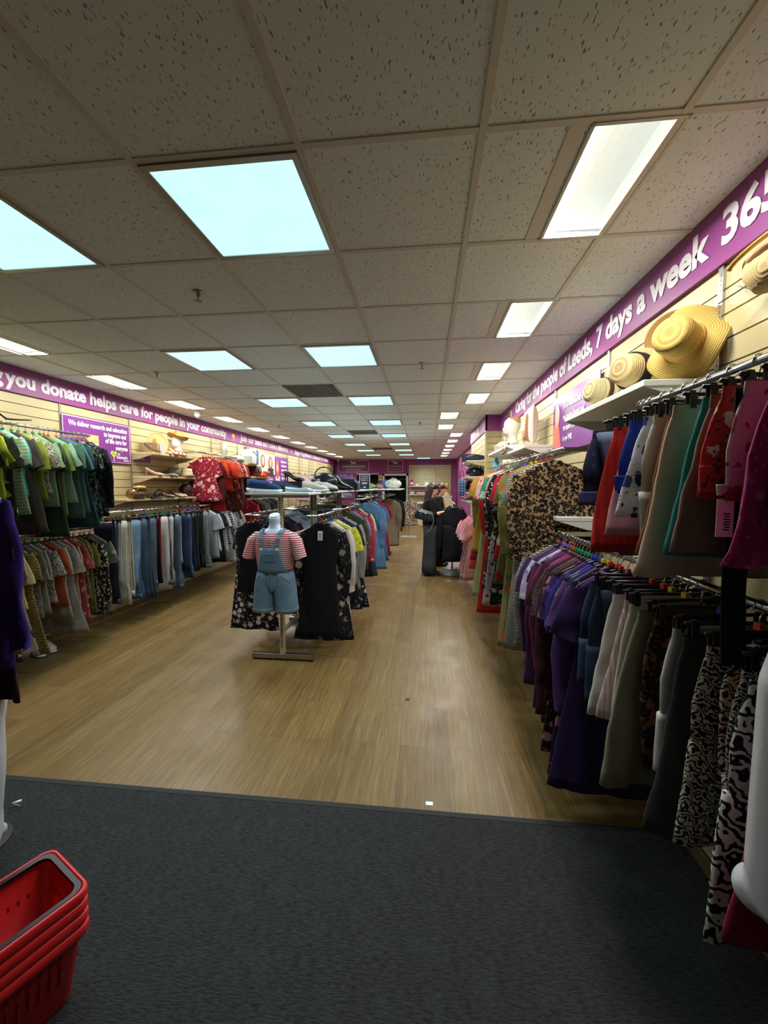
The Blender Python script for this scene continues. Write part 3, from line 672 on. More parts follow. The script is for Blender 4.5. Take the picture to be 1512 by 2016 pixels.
def gmesh(kind, L, hw, seed, mat):
    key = (kind, round(L, 3), round(hw, 3), seed, mat.name)
    if key in _gm: return _gm[key]
    parts = []
    N = 36
    if kind in ('tee', 'long', 'dress', 'longdress', 'cami', 'coat', 'vest', 'shirt', 'sdress'):
        sw = hw * .98; z0 = -.075
        fl = {'dress': .07, 'longdress': .07, 'cami': .05, 'sdress': .05}.get(kind, .015)
        f = foldfn(L, -.3, .012 if kind in ('tee', 'long', 'shirt', 'vest') else .02, 26, seed)
        th = .015 if kind != 'coat' else .032
        if kind in ('sdress', 'vest'): sw = hw * .9
        if kind in ('cami',):
            rows = [(-.16, sw * .78, .6), (-.19, sw * .8, .8), (-.3, sw * .82, 1), (-.45, sw * .78, 1)]
        else:
            rows = [(z0, .060, .9), (z0 - .012, .080, 1), (z0 - .036, sw * .58, 1), (z0 - .062, sw * .80, 1), (z0 - .088, sw * .93, 1), (z0 - .13, sw * .98, 1), (z0 - .20, sw * .96, 1), (z0 - .28, sw * .93, 1), (z0 - .40, sw * .89, 1)]
        zz = rows[-1][0]; w0 = rows[-1][1]
        k = max(5, int((L + zz) / .05))
        for i in range(1, k + 1):
            u = i / k; rows.append((zz + (-L - zz) * u, w0 + (sw * .95 + fl * (1.5 if kind == 'longdress' else 1) - w0) * u, 1 + .3 * u))
        m = MB(); m.rings([hring(0, 0, z + (0 if i < len(rows) - 1 else .0), w_, th * t_, N, f, 0) for i, (z, w_, t_) in enumerate(rows)], False, True)
        if kind == 'cami':
            for s in (-1, 1):
                m.box(s * .09 - .006, s * .09 + .006, -.006, -.003, -.17, -.10); m.box(s * .09 - .006, s * .09 + .006, .003, .006, -.17, -.10)
        parts.append(('body', m))
        if kind in ('tee', 'shirt', 'long', 'dress', 'sdress', 'vest'):
            parts.append(('neckband', MB().rings([[(.062 * cos(2 * pi * j / 20), .016 * sin(2 * pi * j / 20) - (.004 if sin(2 * pi * j / 20) < 0 else 0), z0 - (.022 if sin(2 * pi * j / 20) < -.2 else 0) + dz) for j in range(20)] for dz in (-.012, .006)], False, False)))
        if kind in ('tee', 'long', 'dress', 'coat', 'longdress', 'shirt'):
            long = kind in ('long', 'coat') or (kind == 'longdress' and seed % 3 == 0)
            for s in (-1, 1):
                sm, _ = sleeve_mb(s, sw - .022, z0 - .105, kind, seed, long, .075 if long else .082)
                parts.append(('sleeve', sm))
    elif kind in ('skirt', 'shorts', 'trousers', 'folded', 'widetrousers'):
        zt = -.105; f = foldfn(L, zt - .02, .022 if kind == 'skirt' else .010, 26, seed)
        wb = MB().rings([hring(0, 0, z, w_, .014, N, lambda x, z: 0, 0) for z, w_ in ((zt + .004, hw * .80), (zt - .04, hw * .82))], False, False)
        if kind == 'skirt':
            k = 12; m = MB().rings([hring(0, 0, zt - .03 + (-L - zt + .03) * i / k, hw * .82 + (hw * 1.25 - hw * .82) * (i / k) ** .8, .014 + .012 * i / k, N, f, 0) for i in range(k + 1)], False, True)
            parts += [('body', m), ('waistband', wb)]
        elif kind == 'folded':
            for s in (-1, 1):
                k = 12; m = MB(); wl = hw * .62
                g = foldfn(L, zt - .05, .014, 34, seed + s)
                m.rings([hring(.0 + .008 * s * i / k, s * .010, zt + (-L * (1 if s > 0 else .985) - zt) * i / k, wl * (1.05 - .38 * min(1, (i / k) * 1.3)) + (.02 if seed % 4 == 0 and i > k - 3 else 0), .0105, 20, g, 0) for i in range(k + 1)], True, True)
                parts.append(('trouser_leg', m))
            if seed % 3 == 0:
                zc = -L * .985; wl2 = hw * .62 * (1.05 - .38)
                parts.append(('turned_up_cuff', MB().rings([hring(.008, -.008, z, wl2 + .006, .026, 20, foldfn(L, zt - .1, .008, 30, seed), 0) for z in (zc - .004, zc + .05)], True, True)))
        else:
            cr = zt - .26; leg = hw * (.52 if kind != 'widetrousers' else .66)
            m = MB().rings([hring(0, 0, z, w_, .018, N, f, 0) for z, w_ in ((zt - .03, hw * .82), (zt - .08, hw * .9), (zt - .15, hw * .97), (cr, hw * .96), (cr - .012, hw * .5))], False, True)
            parts += [('body', m), ('waistband', wb)]
            for s in (-1, 1):
                k = 8; lw0 = hw * .5; lw1 = leg if kind in ('shorts', 'widetrousers') else hw * .36
                m = MB().rings([hring(s * hw * .5, 0, cr + .01 + (-L - cr) * i / k, lw0 + (lw1 - lw0) * i / k, .018, 20, f, 0) for i in range(k + 1)], True, True)
                parts.append(('trouser_leg', m))
    elif kind == 'scarf':
        f = foldfn(L, -.05, .01, 40, seed)
        parts.append(('body', MB().rings([hring(0, 0, -.02 - L * i / 14, hw * (.7 + .3 * sin(i)), .014, 18, f, 0) for i in range(15)])))
    out = [(nm, mb.mesh(nm, mat, True)) for nm, mb in parts]
    _gm[key] = out; return out
# hangers
def hook_mb():
    m = MB(); pts = [(-.019, 0, -.008)]
    for k in range(9):
        a = pi - pi * 1.15 * k / 8; pts.append((.0185 * cos(a), 0, .0185 * sin(a)))
    pts += [(.004, 0, -.022), (0, 0, -.035), (0, 0, -.062)]
    return m.tube(pts, .0022, 6)
me_hook = hook_mb().mesh('hook', M_chrome, True)
def arms(h):
    m = MB(); pts = []; rs = []
    for k in range(15):
        u = -1 + 2 * k / 14; pts.append((u * h, 0, -.070 - .082 * abs(u) ** 1.15)); rs.append(.0055 + .003 * (1 - abs(u)))
    m.tube(pts, rs, 8); return m
me_arm = {h: arms(h - .015).mesh('hanger_arms', M_blackpl, True) for h in (.14, .19)}
me_bar = MB().tube([(-.15, 0, -.068), (.15, 0, -.068)], .006, 8).mesh('hanger_bar', M_blackpl, True)
me_clip = MB().cbox((0, -.008, -.088), (.020, .004, .045)).cbox((0, .008, -.088), (.020, .004, .045)).cbox((0, 0, -.066), (.016, .014, .014)).mesh('clip', M_blackpl)
me_cube = {}
def cube_mesh(c):
    if c not in me_cube:
        me_cube[c] = MB().cbox((0, 0, -.052), (.016, .018, .018)).mesh('size_marker', simple('size_marker_' + c, c, .4))
    return me_cube[c]
CUB = ['c22f2a', 'd8b21c', '2343b8', '158a5a', '158a5a', 'e2561c', '7f6cd0', 'd0487a']
M_tag = M_cardb
me_tag = MB().box(-.022, .022, -.001, .001, -.105, -.02).mesh('price_tag', M_tag)
me_tagp = MB()
for q in range(5): me_tagp.box(-.015, .014, -.0018, .0018, -.095 + q * .013, -.09 + q * .013)
me_tagp = me_tagp.mesh('tag_print', M_print)
CATS = {'t_shirt': 't-shirt', 'top': 'top', 'dress': 'dress', 'jeans': 'jeans', 'trousers': 'trousers', 'skirt': 'skirt', 'shorts': 'shorts', 'jumper': 'jumper', 'cardigan': 'cardigan', 'jacket': 'jacket', 'coat': 'coat', 'blouse': 'blouse', 'shirt': 'shirt', 'leggings': 'leggings', 'jumpsuit': 'jumpsuit', 'tunic': 'tunic', 'dungarees': 'dungarees', 'pyjamas': 'pyjamas', 'vest_top': 'top', 'scarf': 'scarf', 'belt': 'belt'}
def link(nm, me, par, loc=(0, 0, 0)):
    o = bpy.data.objects.new(nm, me); COL.objects.link(o); o.parent = par; o.location = loc; return o
seedc = [0]; allg = []; srnd = random.Random(3)
def garment(name, desc, kind, L, pat, x, y, z, phrase, grp, yaw=0.0, hw=None, tilt=0.0, mark=None, tagged=False, hanger=True, hlabel=None):
    seedc[0] += 1; s = seedc[0] % 11
    hw = hw or {'tee': .21, 'long': .21, 'dress': .20, 'longdress': .20, 'cami': .19, 'coat': .22, 'vest': .17, 'sdress': .19, 'shirt': .2, 'skirt': .19, 'shorts': .19, 'trousers': .19, 'folded': .19, 'widetrousers': .2}.get(kind, .2)
    t = thing(name, (desc + ' ' + phrase), CATS.get(name, name), (x, y, z), yaw, grp)
    wob = 1.8 if kind == 'folded' else 1.0
    t.rotation_euler = (tilt + srnd.uniform(-.03, .03), wob * srnd.uniform(-.035, .035) + (-.045 if x < -3 else 0), yaw)
    mat = cloth(pat)
    for nm, me in gmesh(kind, L, hw, s, mat): link(nm, me, t)
    if tagged or 'tag' in desc:
        o = link('price_tag', me_tag, t, (.0, -.03, -.12)); link('tag_print', me_tagp, o)
    if hanger:
        hl = hlabel or ('black plastic hanger holding the %s %s' % (desc, phrase))
        if len(hl.split()) > 16: hl = 'black hanger of the %s %s' % (desc, phrase)
        if len(hl.split()) > 16: hl = 'hanger of the %s %s' % (desc, phrase)
        if len(hl.split()) > 16: print('LONG', hl)
        h = thing('clothes_hanger', hl, 'hanger', (x, y, z), yaw, 'black plastic clothes hangers')
        link('hook', me_hook, h)
        if kind in ('skirt', 'shorts', 'trousers', 'folded', 'widetrousers'):
            link('hanger_bar', me_bar, h)
            for sx in (-1, 1): link('clip', me_clip, h, (sx * .125, 0, 0))
        else: link('hanger_arms', me_arm[.14 if hw < .17 else .19], h)
        if mark: link('size_marker', cube_mesh(mark), h)
    allg.append(t); return t
def fill(specs, x, y0, y1, z, phrase, grp, jit=.012, yawj=.12, xj=.012, marks=True, yawb=0.0):
    """specs near -> far: 'name|desc|kind|length|pattern[|yaw]'"""
    n = len(specs)
    for i, sp in enumerate(specs):
        f = sp.split('|'); y = y0 + (y1 - y0) * (i + .5) / n + rnd.uniform(-jit, jit)
        yw = yawb + (float(f[5]) if len(f) > 5 and f[5] else rnd.uniform(-yawj, yawj))
        hw = float(f[6]) if len(f) > 6 else None
        garment(f[0], f[1], f[2], float(f[3]), f[4], x + rnd.uniform(-xj, xj), y, z, phrase, grp, yaw=yw, mark=CUB[(i * 8 // max(1, n)) % 8] if marks else None, hw=hw)
LU = '''dress|black and teal floral dress|dress|1.0|f:14201f:2b7a68:1.2:3aa58c
tunic|long charcoal green tunic|dress|1.12|p:31382f
top|teal sequin floral top|tee|.85|f:1d2522:2fa08e:1.1:58c9b5
dress|dark navy palm leaf dress|dress|1.05|f:151c26:2c6b52:1:244a60
dress|long plain bottle green dress|longdress|1.2|p:2c352c
t_shirt|khaki brown t-shirt|tee|.72|p:6f674a
jumper|dark green short-sleeved jumper|tee|.8|k:1f2f28
t_shirt|acid lime t-shirt|tee|.86|p:9bab2a
blouse|bright lime crinkled blouse|tee|.62|f:a9c62a:c4de3c:2.5:90ac20
top|black and white abstract top|tee|.82|f:2a2c28:b9bcae:1:5a6148
t_shirt|aqua and yellow striped t-shirt|tee|.78|s:6fc0b0:cfcb86:.7
t_shirt|bright turquoise t-shirt|tee|.62|p:3fb5ab
tunic|grey brown tunic|dress|.95|p:4d463c
blouse|olive lime narrow blouse|tee|.66|p:8b9a3a
blouse|cream scribble print blouse|tee|.6|x:cfcab2:2c2c28
t_shirt|pale sage green t-shirt|tee|.72|p:86a887
dress|forest green midi dress|dress|1.0|p:3a4c35
t_shirt|moss green t-shirt|tee|.8|p:728c4a
t_shirt|mint green t-shirt with trim|tee|.7|p:8fb59a
top|slate green top|tee|.85|p:47675c
t_shirt|dusty teal t-shirt|tee|.8|p:55827c
dress|deep teal blue dress|dress|.95|p:2c5560
blouse|green leopard spot blouse|tee|.85|l:6d8a72:1a1f1c:.8
dress|dark green tropical dress|dress|.9|f:1b2420:4f6a5a:1:a7b39c
shirt|navy palm print shirt|shirt|.82|f:1a1f2c:46505a:.9:6d7570
jacket|navy leafy print jacket|long|.85|f:171b28:3a4550:.8:59636a'''.split('\n')
fill(LU, -3.545, 2.40, 3.95, 2.13, 'on upper left rail', 'green clothes on the upper left rail')
LB = '''blouse|grey poppy outline blouse|tee|.8|f:8d877c:5a5348:1:3b3834
top|grey top with black feather spots|tee|.9|d:8e8a7e:26241f:.45
blouse|white sleeveless blouse|tee|.8|p:c3c4bc
dress|red and black floral skirted dress|dress|1.0|f:4a1d20:8f3b3f:2:c0b0a0
dress|mauve lip print dress|dress|1.0|f:9c8d88:3a2530:.9:4a4038
blouse|cream and gold satin blouse|tee|.6|f:cdbd8a:a88a4a:.8:e2d8b0
dress|yellow and black tiger stripe dress|dress|1.02|z:b59c4e:1a1712:1.6
t_shirt|white tiger sleeve t-shirt|tee|.62|z:dcd9cc:2a2620:.7
t_shirt|grey swirl print t-shirt|tee|.72|x:8f8878:5c5648
t_shirt|stone grey t-shirt|tee|.7|p:8c8776
blouse|black and white script blouse|tee|.62|x:c2bfb2:26241f
blouse|burnt orange blouse|tee|.68|p:a04a2a
blouse|pale stone blouse|tee|.8|p:a59e8a
dress|black and white zigzag dress|dress|.98|z:cfcabb:1f1d1a:2.4
blouse|grey leopard blouse|tee|.8|l:8c867a:23201c:1.2
top|coral and white top|tee|.72|f:b9836c:d0644a:1:e0c9b5
top|pink red patterned top|tee|.9|f:a04848:c06a62:1.5:d59d92
blouse|olive blouse with white flowers|tee|.72|f:6f6a34:d8d5c2:.9:c9c4a6
blouse|olive green blouse|tee|.85|p:6d6632
top|black and cream small spot top|long|.85|f:25221e:bfb9a6:2.4:d5cfbd
top|black and white speckled top|tee|.9|f:1e1d1c:a9a69b:2.8:c8c4b8
blouse|pale green patterned blouse|tee|.92|f:6f7565:a7ad9b:1.6:44483c'''.split('\n')
fill(LB, -3.55, 2.68, 3.93, 1.16, 'on lower left rail', 'animal print tops on the lower left rail')
LJ = '''jeans|very dark navy jeans|folded|1.0|j:161d2e
jeans|grey blue straight jeans|folded|1.02|j:46566a
jeans|ice grey jeans with turned up cuffs|folded|.82|j:b9bdb4
jeans|off-white long jeans|folded|1.07|j:cfcfc4
jeans|cream slim jeans|folded|.98|j:d0c9b0
jeans|pale blue cuffed jeans|folded|.9|j:7d9fc2
jeans|mid blue jeans|folded|1.05|j:4b6a8e
jeans|steel blue wide jeans|folded|1.08|j:546d84
jeans|smoky blue jeans|folded|1.08|j:3f566c
jeans|faded slate jeans|folded|.95|j:5f7082
jeans|black slim jeans|folded|.9|p:141418
jeans|black straight jeans|folded|.95|p:1b1b20
jeans|crimson red jeans|folded|.84|p:8d1630
jeans|bright white jeans|folded|1.07|p:cfd0cd
jeans|white slim jeans|folded|1.0|p:bdbdb8
trousers|grey tailored trousers|folded|1.02|p:5d5c5c
jeans|inky navy jeans|folded|1.02|j:151c30
jeans|blue grey flared jeans|folded|1.12|j:5b7186
jeans|pale mint jeans|folded|.78|j:b8c4b8
jeans|indigo cropped jeans|folded|.9|j:1d2a48
trousers|tan brown trousers|folded|.8|p:8d8068
jeans|ripped blue jeans|folded|1.02|j:4a6683
jeans|dark indigo jeans|folded|.95|j:1b2a44
trousers|beige striped linen trousers|folded|.86|v:a39d8c:857f70:1.5
jeans|washed black jeans|folded|.95|j:26282c
trousers|charcoal flecked trousers|folded|.9|x:2b2b2b:3c3b38
trousers|plain black trousers|folded|.88|p:17171b
trousers|black cord trousers|folded|.95|k:1d1d20
jeans|light grey long jeans|folded|.98|j:7c858a'''.split('\n')
fill(LJ, -3.49, 4.02, 5.92, 1.30, 'on left jeans rail', 'jeans on the left wall rail', yawj=.38, xj=.035)
LW_ = '''shirt|grey blue striped shirt|shirt|.85|v:76828c:97a2a9:1
t_shirt|white t-shirt with black cuff|tee|.75|p:d0d3d3
top|black textured top|tee|.9|x:17171a:30302f
blouse|black beaded blouse|tee|.95|f:1b1b1c:3a3836:2:55524e
t_shirt|white slogan t-shirt|tee|.8|p:c9cdd0
t_shirt|navy and white t-shirt|tee|.7|s:27314a:b9c0c8:.5
blouse|white cotton blouse|tee|.95|p:c2cbcc
blouse|white lace hem blouse|dress|1.0|f:c0c6c8:a7adb2:2.5:d5d8d8
shirt|white crumpled shirt|long|.95|p:b7c0c3
top|pale grey floral top|tee|.9|f:a9aeb0:7c8288:2:c9cccc
blouse|black and white print blouse|tee|.85|f:a7a7a5:202024:1.6:45454a
top|plain ivory top|tee|.8|p:c7c6bd'''.split('\n')
fill(LW_, -3.53, 6.03, 6.95, 1.29, 'on left tops rail', 'black and white tops on the left wall')
LRs = '''tunic|red tunic with pale pink flowers|dress|.78|f:8d1a30:dfa8a8:.8:e8c0b8|0.05|.22
cardigan|maroon cardigan|long|.5|k:4f1a24|0.0|.24
t_shirt|orange red t-shirt|tee|.62|p:cf3a24
dress|plain red dress|dress|.95|p:a52328
blouse|orange blouse|tee|.58|p:d9682a
dress|brown and gold patterned dress|dress|.9|f:4c2a1c:b07a2e:1.4:7d3a28
t_shirt|bright scarlet t-shirt|tee|.62|p:d6301f
dress|burgundy patterned dress|dress|.95|f:521a2a:7d3a40:1.8:96604a
top|vermilion top|tee|.64|p:dd4526
dress|long wine red paisley dress|longdress|1.12|f:5a1c24:8e4a34:1.6:b06a4a
tunic|rust tie-dye tunic|dress|.85|f:8a3a24:b5653a:1.2:c58a58
top|coral print top|tee|.6|f:c4583e:dd9a7a:1.5:8c2f28
dress|purple brown paisley dress|dress|.95|f:4a2030:7a4650:1.7:8f6a5a
dress|pink and maroon spotted dress|dress|.95|f:7c2836:c98a90:1.8:d9b0a8
top|blush pink top|tee|.85|p:d59a90
top|crimson long top|tee|.92|p:a81f34
jumper|dark maroon jumper|long|.62|k:3f1520|0|.22'''.split('\n')
fill(LRs, -3.55, 6.12, 7.28, 2.13, 'on upper left red rail', 'red clothes on the upper left rail')
LD = '''jacket|red jacket with white tag|long|.6|p:a32430
jacket|black biker jacket|long|.62|p:17171b
jacket|black pinstripe jacket|long|.62|v:1b1b1e:4c4c4a:1
jacket|grey black tweed jacket|long|.62|x:2b2a28:6a675e
coat|black wool jacket|coat|.7|p:141417
jacket|olive dark jacket|long|.65|p:34332a
jacket|black velvet jacket|long|.62|k:1a1a1e
jacket|patterned dark brown jacket|long|.65|f:2a241e:5a5142:2:7c7462'''.split('\n')
fill(LD, -3.45, 7.4, 8.8, 1.40, 'beyond the red clothes', 'dark jackets on the left wall')
LF = '''top|pale pink top with hood|long|.75|p:c9a2b2
blouse|grey and white striped blouse|shirt|.8|v:c8cac4:7e807c:.6
blouse|cream striped blouse|shirt|.8|v:cfccbe:9a978c:.6
blouse|ivory chiffon blouse|tee|.85|p:cdc9ba
jacket|black shiny jacket|long|.7|p:1c1c22
top|white lace top|tee|.8|p:c9cbc8
jacket|dark navy jacket|long|.8|p:1a1b28'''.split('\n')
fill(LF, -3.45, 10.7, 13.2, 1.95, 'on far left blouse rail', 'blouses on the far left rail', marks=False)

# right wall
RM = '''top|long leopard print top|long|1.15|l:ac8c66:15100c:1.0|0.0|.25
cardigan|black and white fine striped long cardigan|longdress|1.45|s:1c1c20:b9b5ac:1.6|.05|.24
dress|long green botanical dress with red edge|longdress|1.5|f:7f8450:4f6a3c:.9:b5602e|-.1|.26
dress|olive wrap dress with red panels|dress|1.05|f:737548:9a2f2c:.6:5c6238|.15|.24
scarf|red and green colour block tunic|dress|.9|f:a8242c:2f8a5c:.45:c9c2a4|-.1|.25
dress|black leafy print dress|longdress|1.3|f:1b1b1e:4a5a48:1.4:b8b09c|.1|.24
blouse|black and white polka blouse|tee|.9|d:1a1a1c:d5d2c8:.8|0|.24
dress|white and plum floral dress|longdress|1.4|f:b9aaa8:5a2a48:1.5:8a4a62|.1|.25
dress|charcoal floral dress|longdress|1.3|f:2a262c:a58a90:1.8:d0b5b8|0|.24
blouse|emerald green leafy blouse|tee|.8|f:2d8a5c:9cc6a0:1.4:1c5a40|0|.25
dress|long bright red dress|longdress|1.62|p:b8281e|-.05|.25
top|pink and white scarf print top|tee|.7|f:c9a5a8:b04a60:1.2:e0d5d5|.1|.26
dress|pale lime maxi dress|longdress|1.5|p:b8c08a|.1|.25
blouse|orange red blouse|tee|.65|p:d04a28|0|.25
dress|mustard yellow dress|dress|1.05|p:b89a38|-.1|.27
dress|khaki olive long-sleeved dress|coat|.95|p:85824f|0|.26
dress|scarlet and rose dress|dress|1.2|f:b5343c:e0a0a0:1.5:702030|0|.25
tunic|neon coral tunic|dress|1.35|p:e4564c|0|.24'''.split('\n')
fill(RM, .875, 2.86, 5.5, 1.845, 'on right rail', 'dresses on the middle right rail', yawj=.1)
RP = '''dress|pale pink long child's dress|dress|.95|p:cfa09c|0|.16
dress|pink and grey striped child's dress|dress|.95|f:c08a92:8d7a80:2.5:e0c5c5|0|.16
top|hot pink child's top|tee|.7|p:c2456c|0|.16
dress|dusty rose child's dress|dress|.9|p:c98d8e|0|.16
t_shirt|white and pink child's t-shirt|tee|.65|s:dcc5c6:c9707f:.6|0|.16
top|rose ruffled child's top|tee|.7|p:d27a8c|0|.16
top|bright pink child's top|tee|.6|p:d9688a|0|.16
t_shirt|baby pink child's t-shirt|tee|.5|p:dfa3b2|0|.17'''.split('\n')
fill(RP, .73, 5.8, 6.55, 1.20, 'before the pillar', 'pink clothes before the pillar', xj=.02)
RL = '''shirt|black and white zebra blouse under patterns|long|.9|z:b8b5ac:1a1a1c:2|-.1
blouse|dark plum blouse|long|.98|p:3d2240|0
blouse|violet jersey blouse|tee|.98|p:4a2d58|0
top|blue violet sheer top|tee|.72|p:3f3a66|.1
blouse|lilac and white lacy blouse|tee|.74|f:b3a8c8:7d74a0:2.2:d5cfe2|.15
top|dark berry top|tee|.8|p:3d1a30|0
blouse|grape long-sleeved blouse|long|1.05|p:5a2752|0
top|raspberry sheer top|long|1.1|p:6a2848|.1
top|bright magenta top|tee|.8|p:7d2468|.1
blouse|wine brown blouse|tee|1.0|p:4d2430|0
blouse|cream collared dark blouse|tee|.62|x:3a2c34:5f4d50|.1
jumper|mulberry brown jumper|long|.85|k:4a222c|.1
blouse|black and pink rose blouse|dress|1.15|f:1d161a:8a5a60:1.2:b08080|0
t_shirt|purple patterned t-shirt|tee|.72|f:3f2b60:5c4788:2:2c2048|0
t_shirt|royal violet blue t-shirt|tee|.62|p:2d2580|.15
top|deep navy blue top|tee|.7|p:23265c|.1
t_shirt|soft purple t-shirt|tee|.72|p:5d3f78|.1
top|dark floral blouse top|dress|1.12|f:1b181b:7a4a55:1.1:a56a70|0
blouse|amethyst purple blouse|long|.95|p:57376f|.05
dress|dark violet long dress|dress|1.12|p:34204e|0'''.split('\n')
RL.reverse()
fill(RL, .87, 1.88, 2.76, 1.285, 'on lower right rail', 'purple tops on the lower right rail', yawj=.08, xj=.006)
GRL = 'shorts and skirts on the near lower right rail'
def rl(name, desc, kind, L, pat, y, yaw=0., hw=None, x=.87, mark=None, tilt=0., z=1.285, ph='on near lower right rail'): garment(name, desc, kind, L, pat, x, y, z, ph, GRL, yaw=yaw, hw=hw, mark=mark, tilt=tilt)
rl('shorts', 'dark blue denim shorts', 'shorts', .56, 'j:2c3f58', 1.83, .05, .2, mark='d0487a')
rl('shorts', 'deep navy denim shorts', 'shorts', .60, 'j:1e2f47', 1.76, .08, .2, mark='d0487a')
rl('jeans', 'cropped midnight blue jeans', 'folded', .66, 'j:1a2438', 1.70, .1, .26)
rl('skirt', 'white cotton a-line skirt', 'skirt', .58, 'p:c9c7bb', 1.64, .1, .19, mark='c22f2a')
rl('skirt', 'pink and white pleated skirt', 'skirt', .56, 'v:cdb9b2:b99a98:1.6', 1.565, .15, .18, mark='c22f2a')
rl('skirt', 'cream linen skirt', 'skirt', .62, 'p:bfbcae', 1.515, .1, .185, mark='d8b21c')
rl('skirt', 'wide khaki stone skirt', 'skirt', .70, 'p:8f8b74', 1.44, .28, .22, mark='d8b21c')
rl('trousers', 'brown leopard trousers', 'trousers', .62, 'l:70452a:17110d:.8', 1.36, .1, .18)
rl('shorts', 'white denim shorts with rolled cuff', 'shorts', .54, 'j:c4c2bb', 1.27, .2, .19, mark='2343b8')
rl('skirt', 'dark grey long skirt', 'skirt', .70, 'p:3a3b3d', 1.205, .1, .19, mark='2343b8')
rl('trousers', 'black and cream geometric trousers', 'widetrousers', .64, 't:c5beaa:141312:1.5', 1.135, .18, .18, mark='e2561c')
rl('top', 'black and white mosaic top with pink edge', 'vest', .45, 't:c5c1b5:3a1520:1.2', 1.075, .1, .15, mark='158a5a')
rl('shorts', 'gold and orange floral shorts', 'shorts', .36, 'f:a8702e:d6b868:2:7d2a1c', 1.03, .25, .15)
rl('trousers', 'black and white lattice trousers', 'trousers', .60, 't:bdbab0:111114:2.2', 1.0, .12, .19, mark='d0487a')
rl('jumpsuit', 'bold black and white swirl trousers', 'widetrousers', .70, 't:c2bfb8:101012:.8', .95, .15, .22, mark='7f6cd0')
rl('skirt', 'teal and pink patchwork skirt', 'skirt', .46, 'f:2c6478:8a2a4e:.7:4b8894', .885, .4, .24)
rl('trousers', 'magenta pink trousers', 'widetrousers', .60, 'p:7c1640', .84, .15, .23, mark='e2561c')
rl('skirt', 'black skirt with white dots', 'skirt', .62, 'd:141416:c9c9c4:1.4', .80, .1, .17, mark='2343b8')
rl('skirt', 'bright green tropical skirt', 'skirt', .52, 'f:4d8a2a:8fbf4a:1.2:d06a78', .77, .3, .22, mark='d0487a')
# coral pompoms on a cord at a hem
t = thing('pompom_trim', 'coral pompoms on black cord hanging below the swirl trousers', 'pompom', (.74, .975, .66))
MB().tube([(0, 0, .12), (-.02, 0, .06), (-.015, 0, .0)], .003, 6).tube([(0, 0, .12), (.0, -.01, .05), (-.02, -.012, -.04)], .003, 6).obj('cord', M_blackpl, t)
MB().ell((-.015, 0, -.005), (.012, .012, .018)).obj('pompom', simple('coral_pompom', 'd9535a', .9), t, smooth=True)
MB().ell((-.02, -.012, -.05), (.014, .012, .013)).obj('pompom', simple('coral_pompom', 'd9535a', .9), t, smooth=True)
GRU = 'skirts and shorts on the near upper right rail'
def ru(name, desc, kind, L, pat, y, yaw=0., hw=None, x=.885, tilt=0., z=1.935, mark=None, **k): garment(name, desc, kind, L, pat, x, y, z, 'on near upper right rail', GRU, yaw=yaw, hw=hw, tilt=tilt, mark=mark, **k)
ru('shorts', 'navy floral chiffon shorts', 'shorts', .42, 'f:232642:a04a3a:.8:39406a', 1.80, .0, .24)
ru('jeans', 'slate blue cropped jeans', 'folded', .62, 'j:55607a', 1.765, .0, .3)
ru('skirt', 'bright red denim skirt', 'skirt', .60, 'k:b3241f:x:.2', 1.72, .08, .185)
ru('skirt', 'pale pink ribbed skirt', 'skirt', .52, 'k:d0929b', 1.64, .1, .165)
ru('shorts', 'royal blue shorts with pink hem', 'shorts', .31, 'p:20358c', 1.575, .05, .19)
ru('skirt', 'white skirt with navy blue flowers', 'skirt', .45, 'f:b9bcc6:232a5c:1.3:39457a', 1.51, .15, .18)
ru('trousers', 'off-white crumpled linen trousers', 'trousers', .62, 'p:b9b6ab', 1.445, .1, .18)
ru('skirt', 'brown satin slip skirt', 'skirt', .56, 'p:7a4a2c', 1.385, .1, .16)
ru('skirt', 'light beige fleece skirt', 'skirt', .60, 'p:c9b49c', 1.30, .18, .22)
ru('shorts', 'red patterned shorts', 'shorts', .30, 'f:b8322e:e0c5b8:1.6:5a1a24', 1.10, .25, .24)
ru('shorts', 'black and white tropical shorts', 'shorts', .34, 'f:b9aeae:1c1c22:.8:8d2a34', 1.045, .3, .24)
ru('skirt', 'turquoise jersey skirt', 'skirt', .53, 'p:2a7f7a', 1.205, .12, .18)
ru('skirt', 'taupe brown knee-length skirt', 'skirt', .50, 'p:7d6858', 1.155, .2, .22)
ru('skirt', 'wide greyish brown tiered skirt', 'skirt', .62, 'p:6a6058', 1.385, .1, .19, x=.95)
ru('skirt', 'magenta pink floral sarong skirt', 'skirt', .50, 'f:a01c62:b83a7a:1.5:c9587c', .975, .45, .27)
ru('skirt', 'short black jersey skirt', 'skirt', .37, 'p:131318', .915, .3, .20)
ru('leggings', "baby pink print child's leggings", 'folded', .42, 'f:c9a9a8:b0444f:3:d8c0c0', .83, .5, .20)
ru('shorts', "white child's shorts with black piping", 'shorts', .34, 'f:c7c8cc:26262c:.5:b7b9bf', .875, .3, .17, x=.85)
ru('shorts', "soft pink child's shorts", 'shorts', .48, 'f:c99fa2:b0444f:3:dcbfc0', .72, .2, .15, x=.86)
t = thing('belt', 'long black fabric belt hanging from near upper right rail', 'belt', (.715, 1.0, 1.82))
m = MB(); m.rings([[(-.026, 0, z), (.026, 0, z), (.026, .004, z), (-.026, .004, z)] for z in [-.64 + .08 * k for k in range(9)]])
m.v = [(x + .006 * sin(6 * z), y + .008 * sin(9 * z), z) for x, y, z in m.v]; m.obj('strap', cloth('p:101014'), t)
t = thing('price_tag', 'white swing price tag on black cord hanging in front of pink skirt', 'price tag', (.67, .985, 1.53))
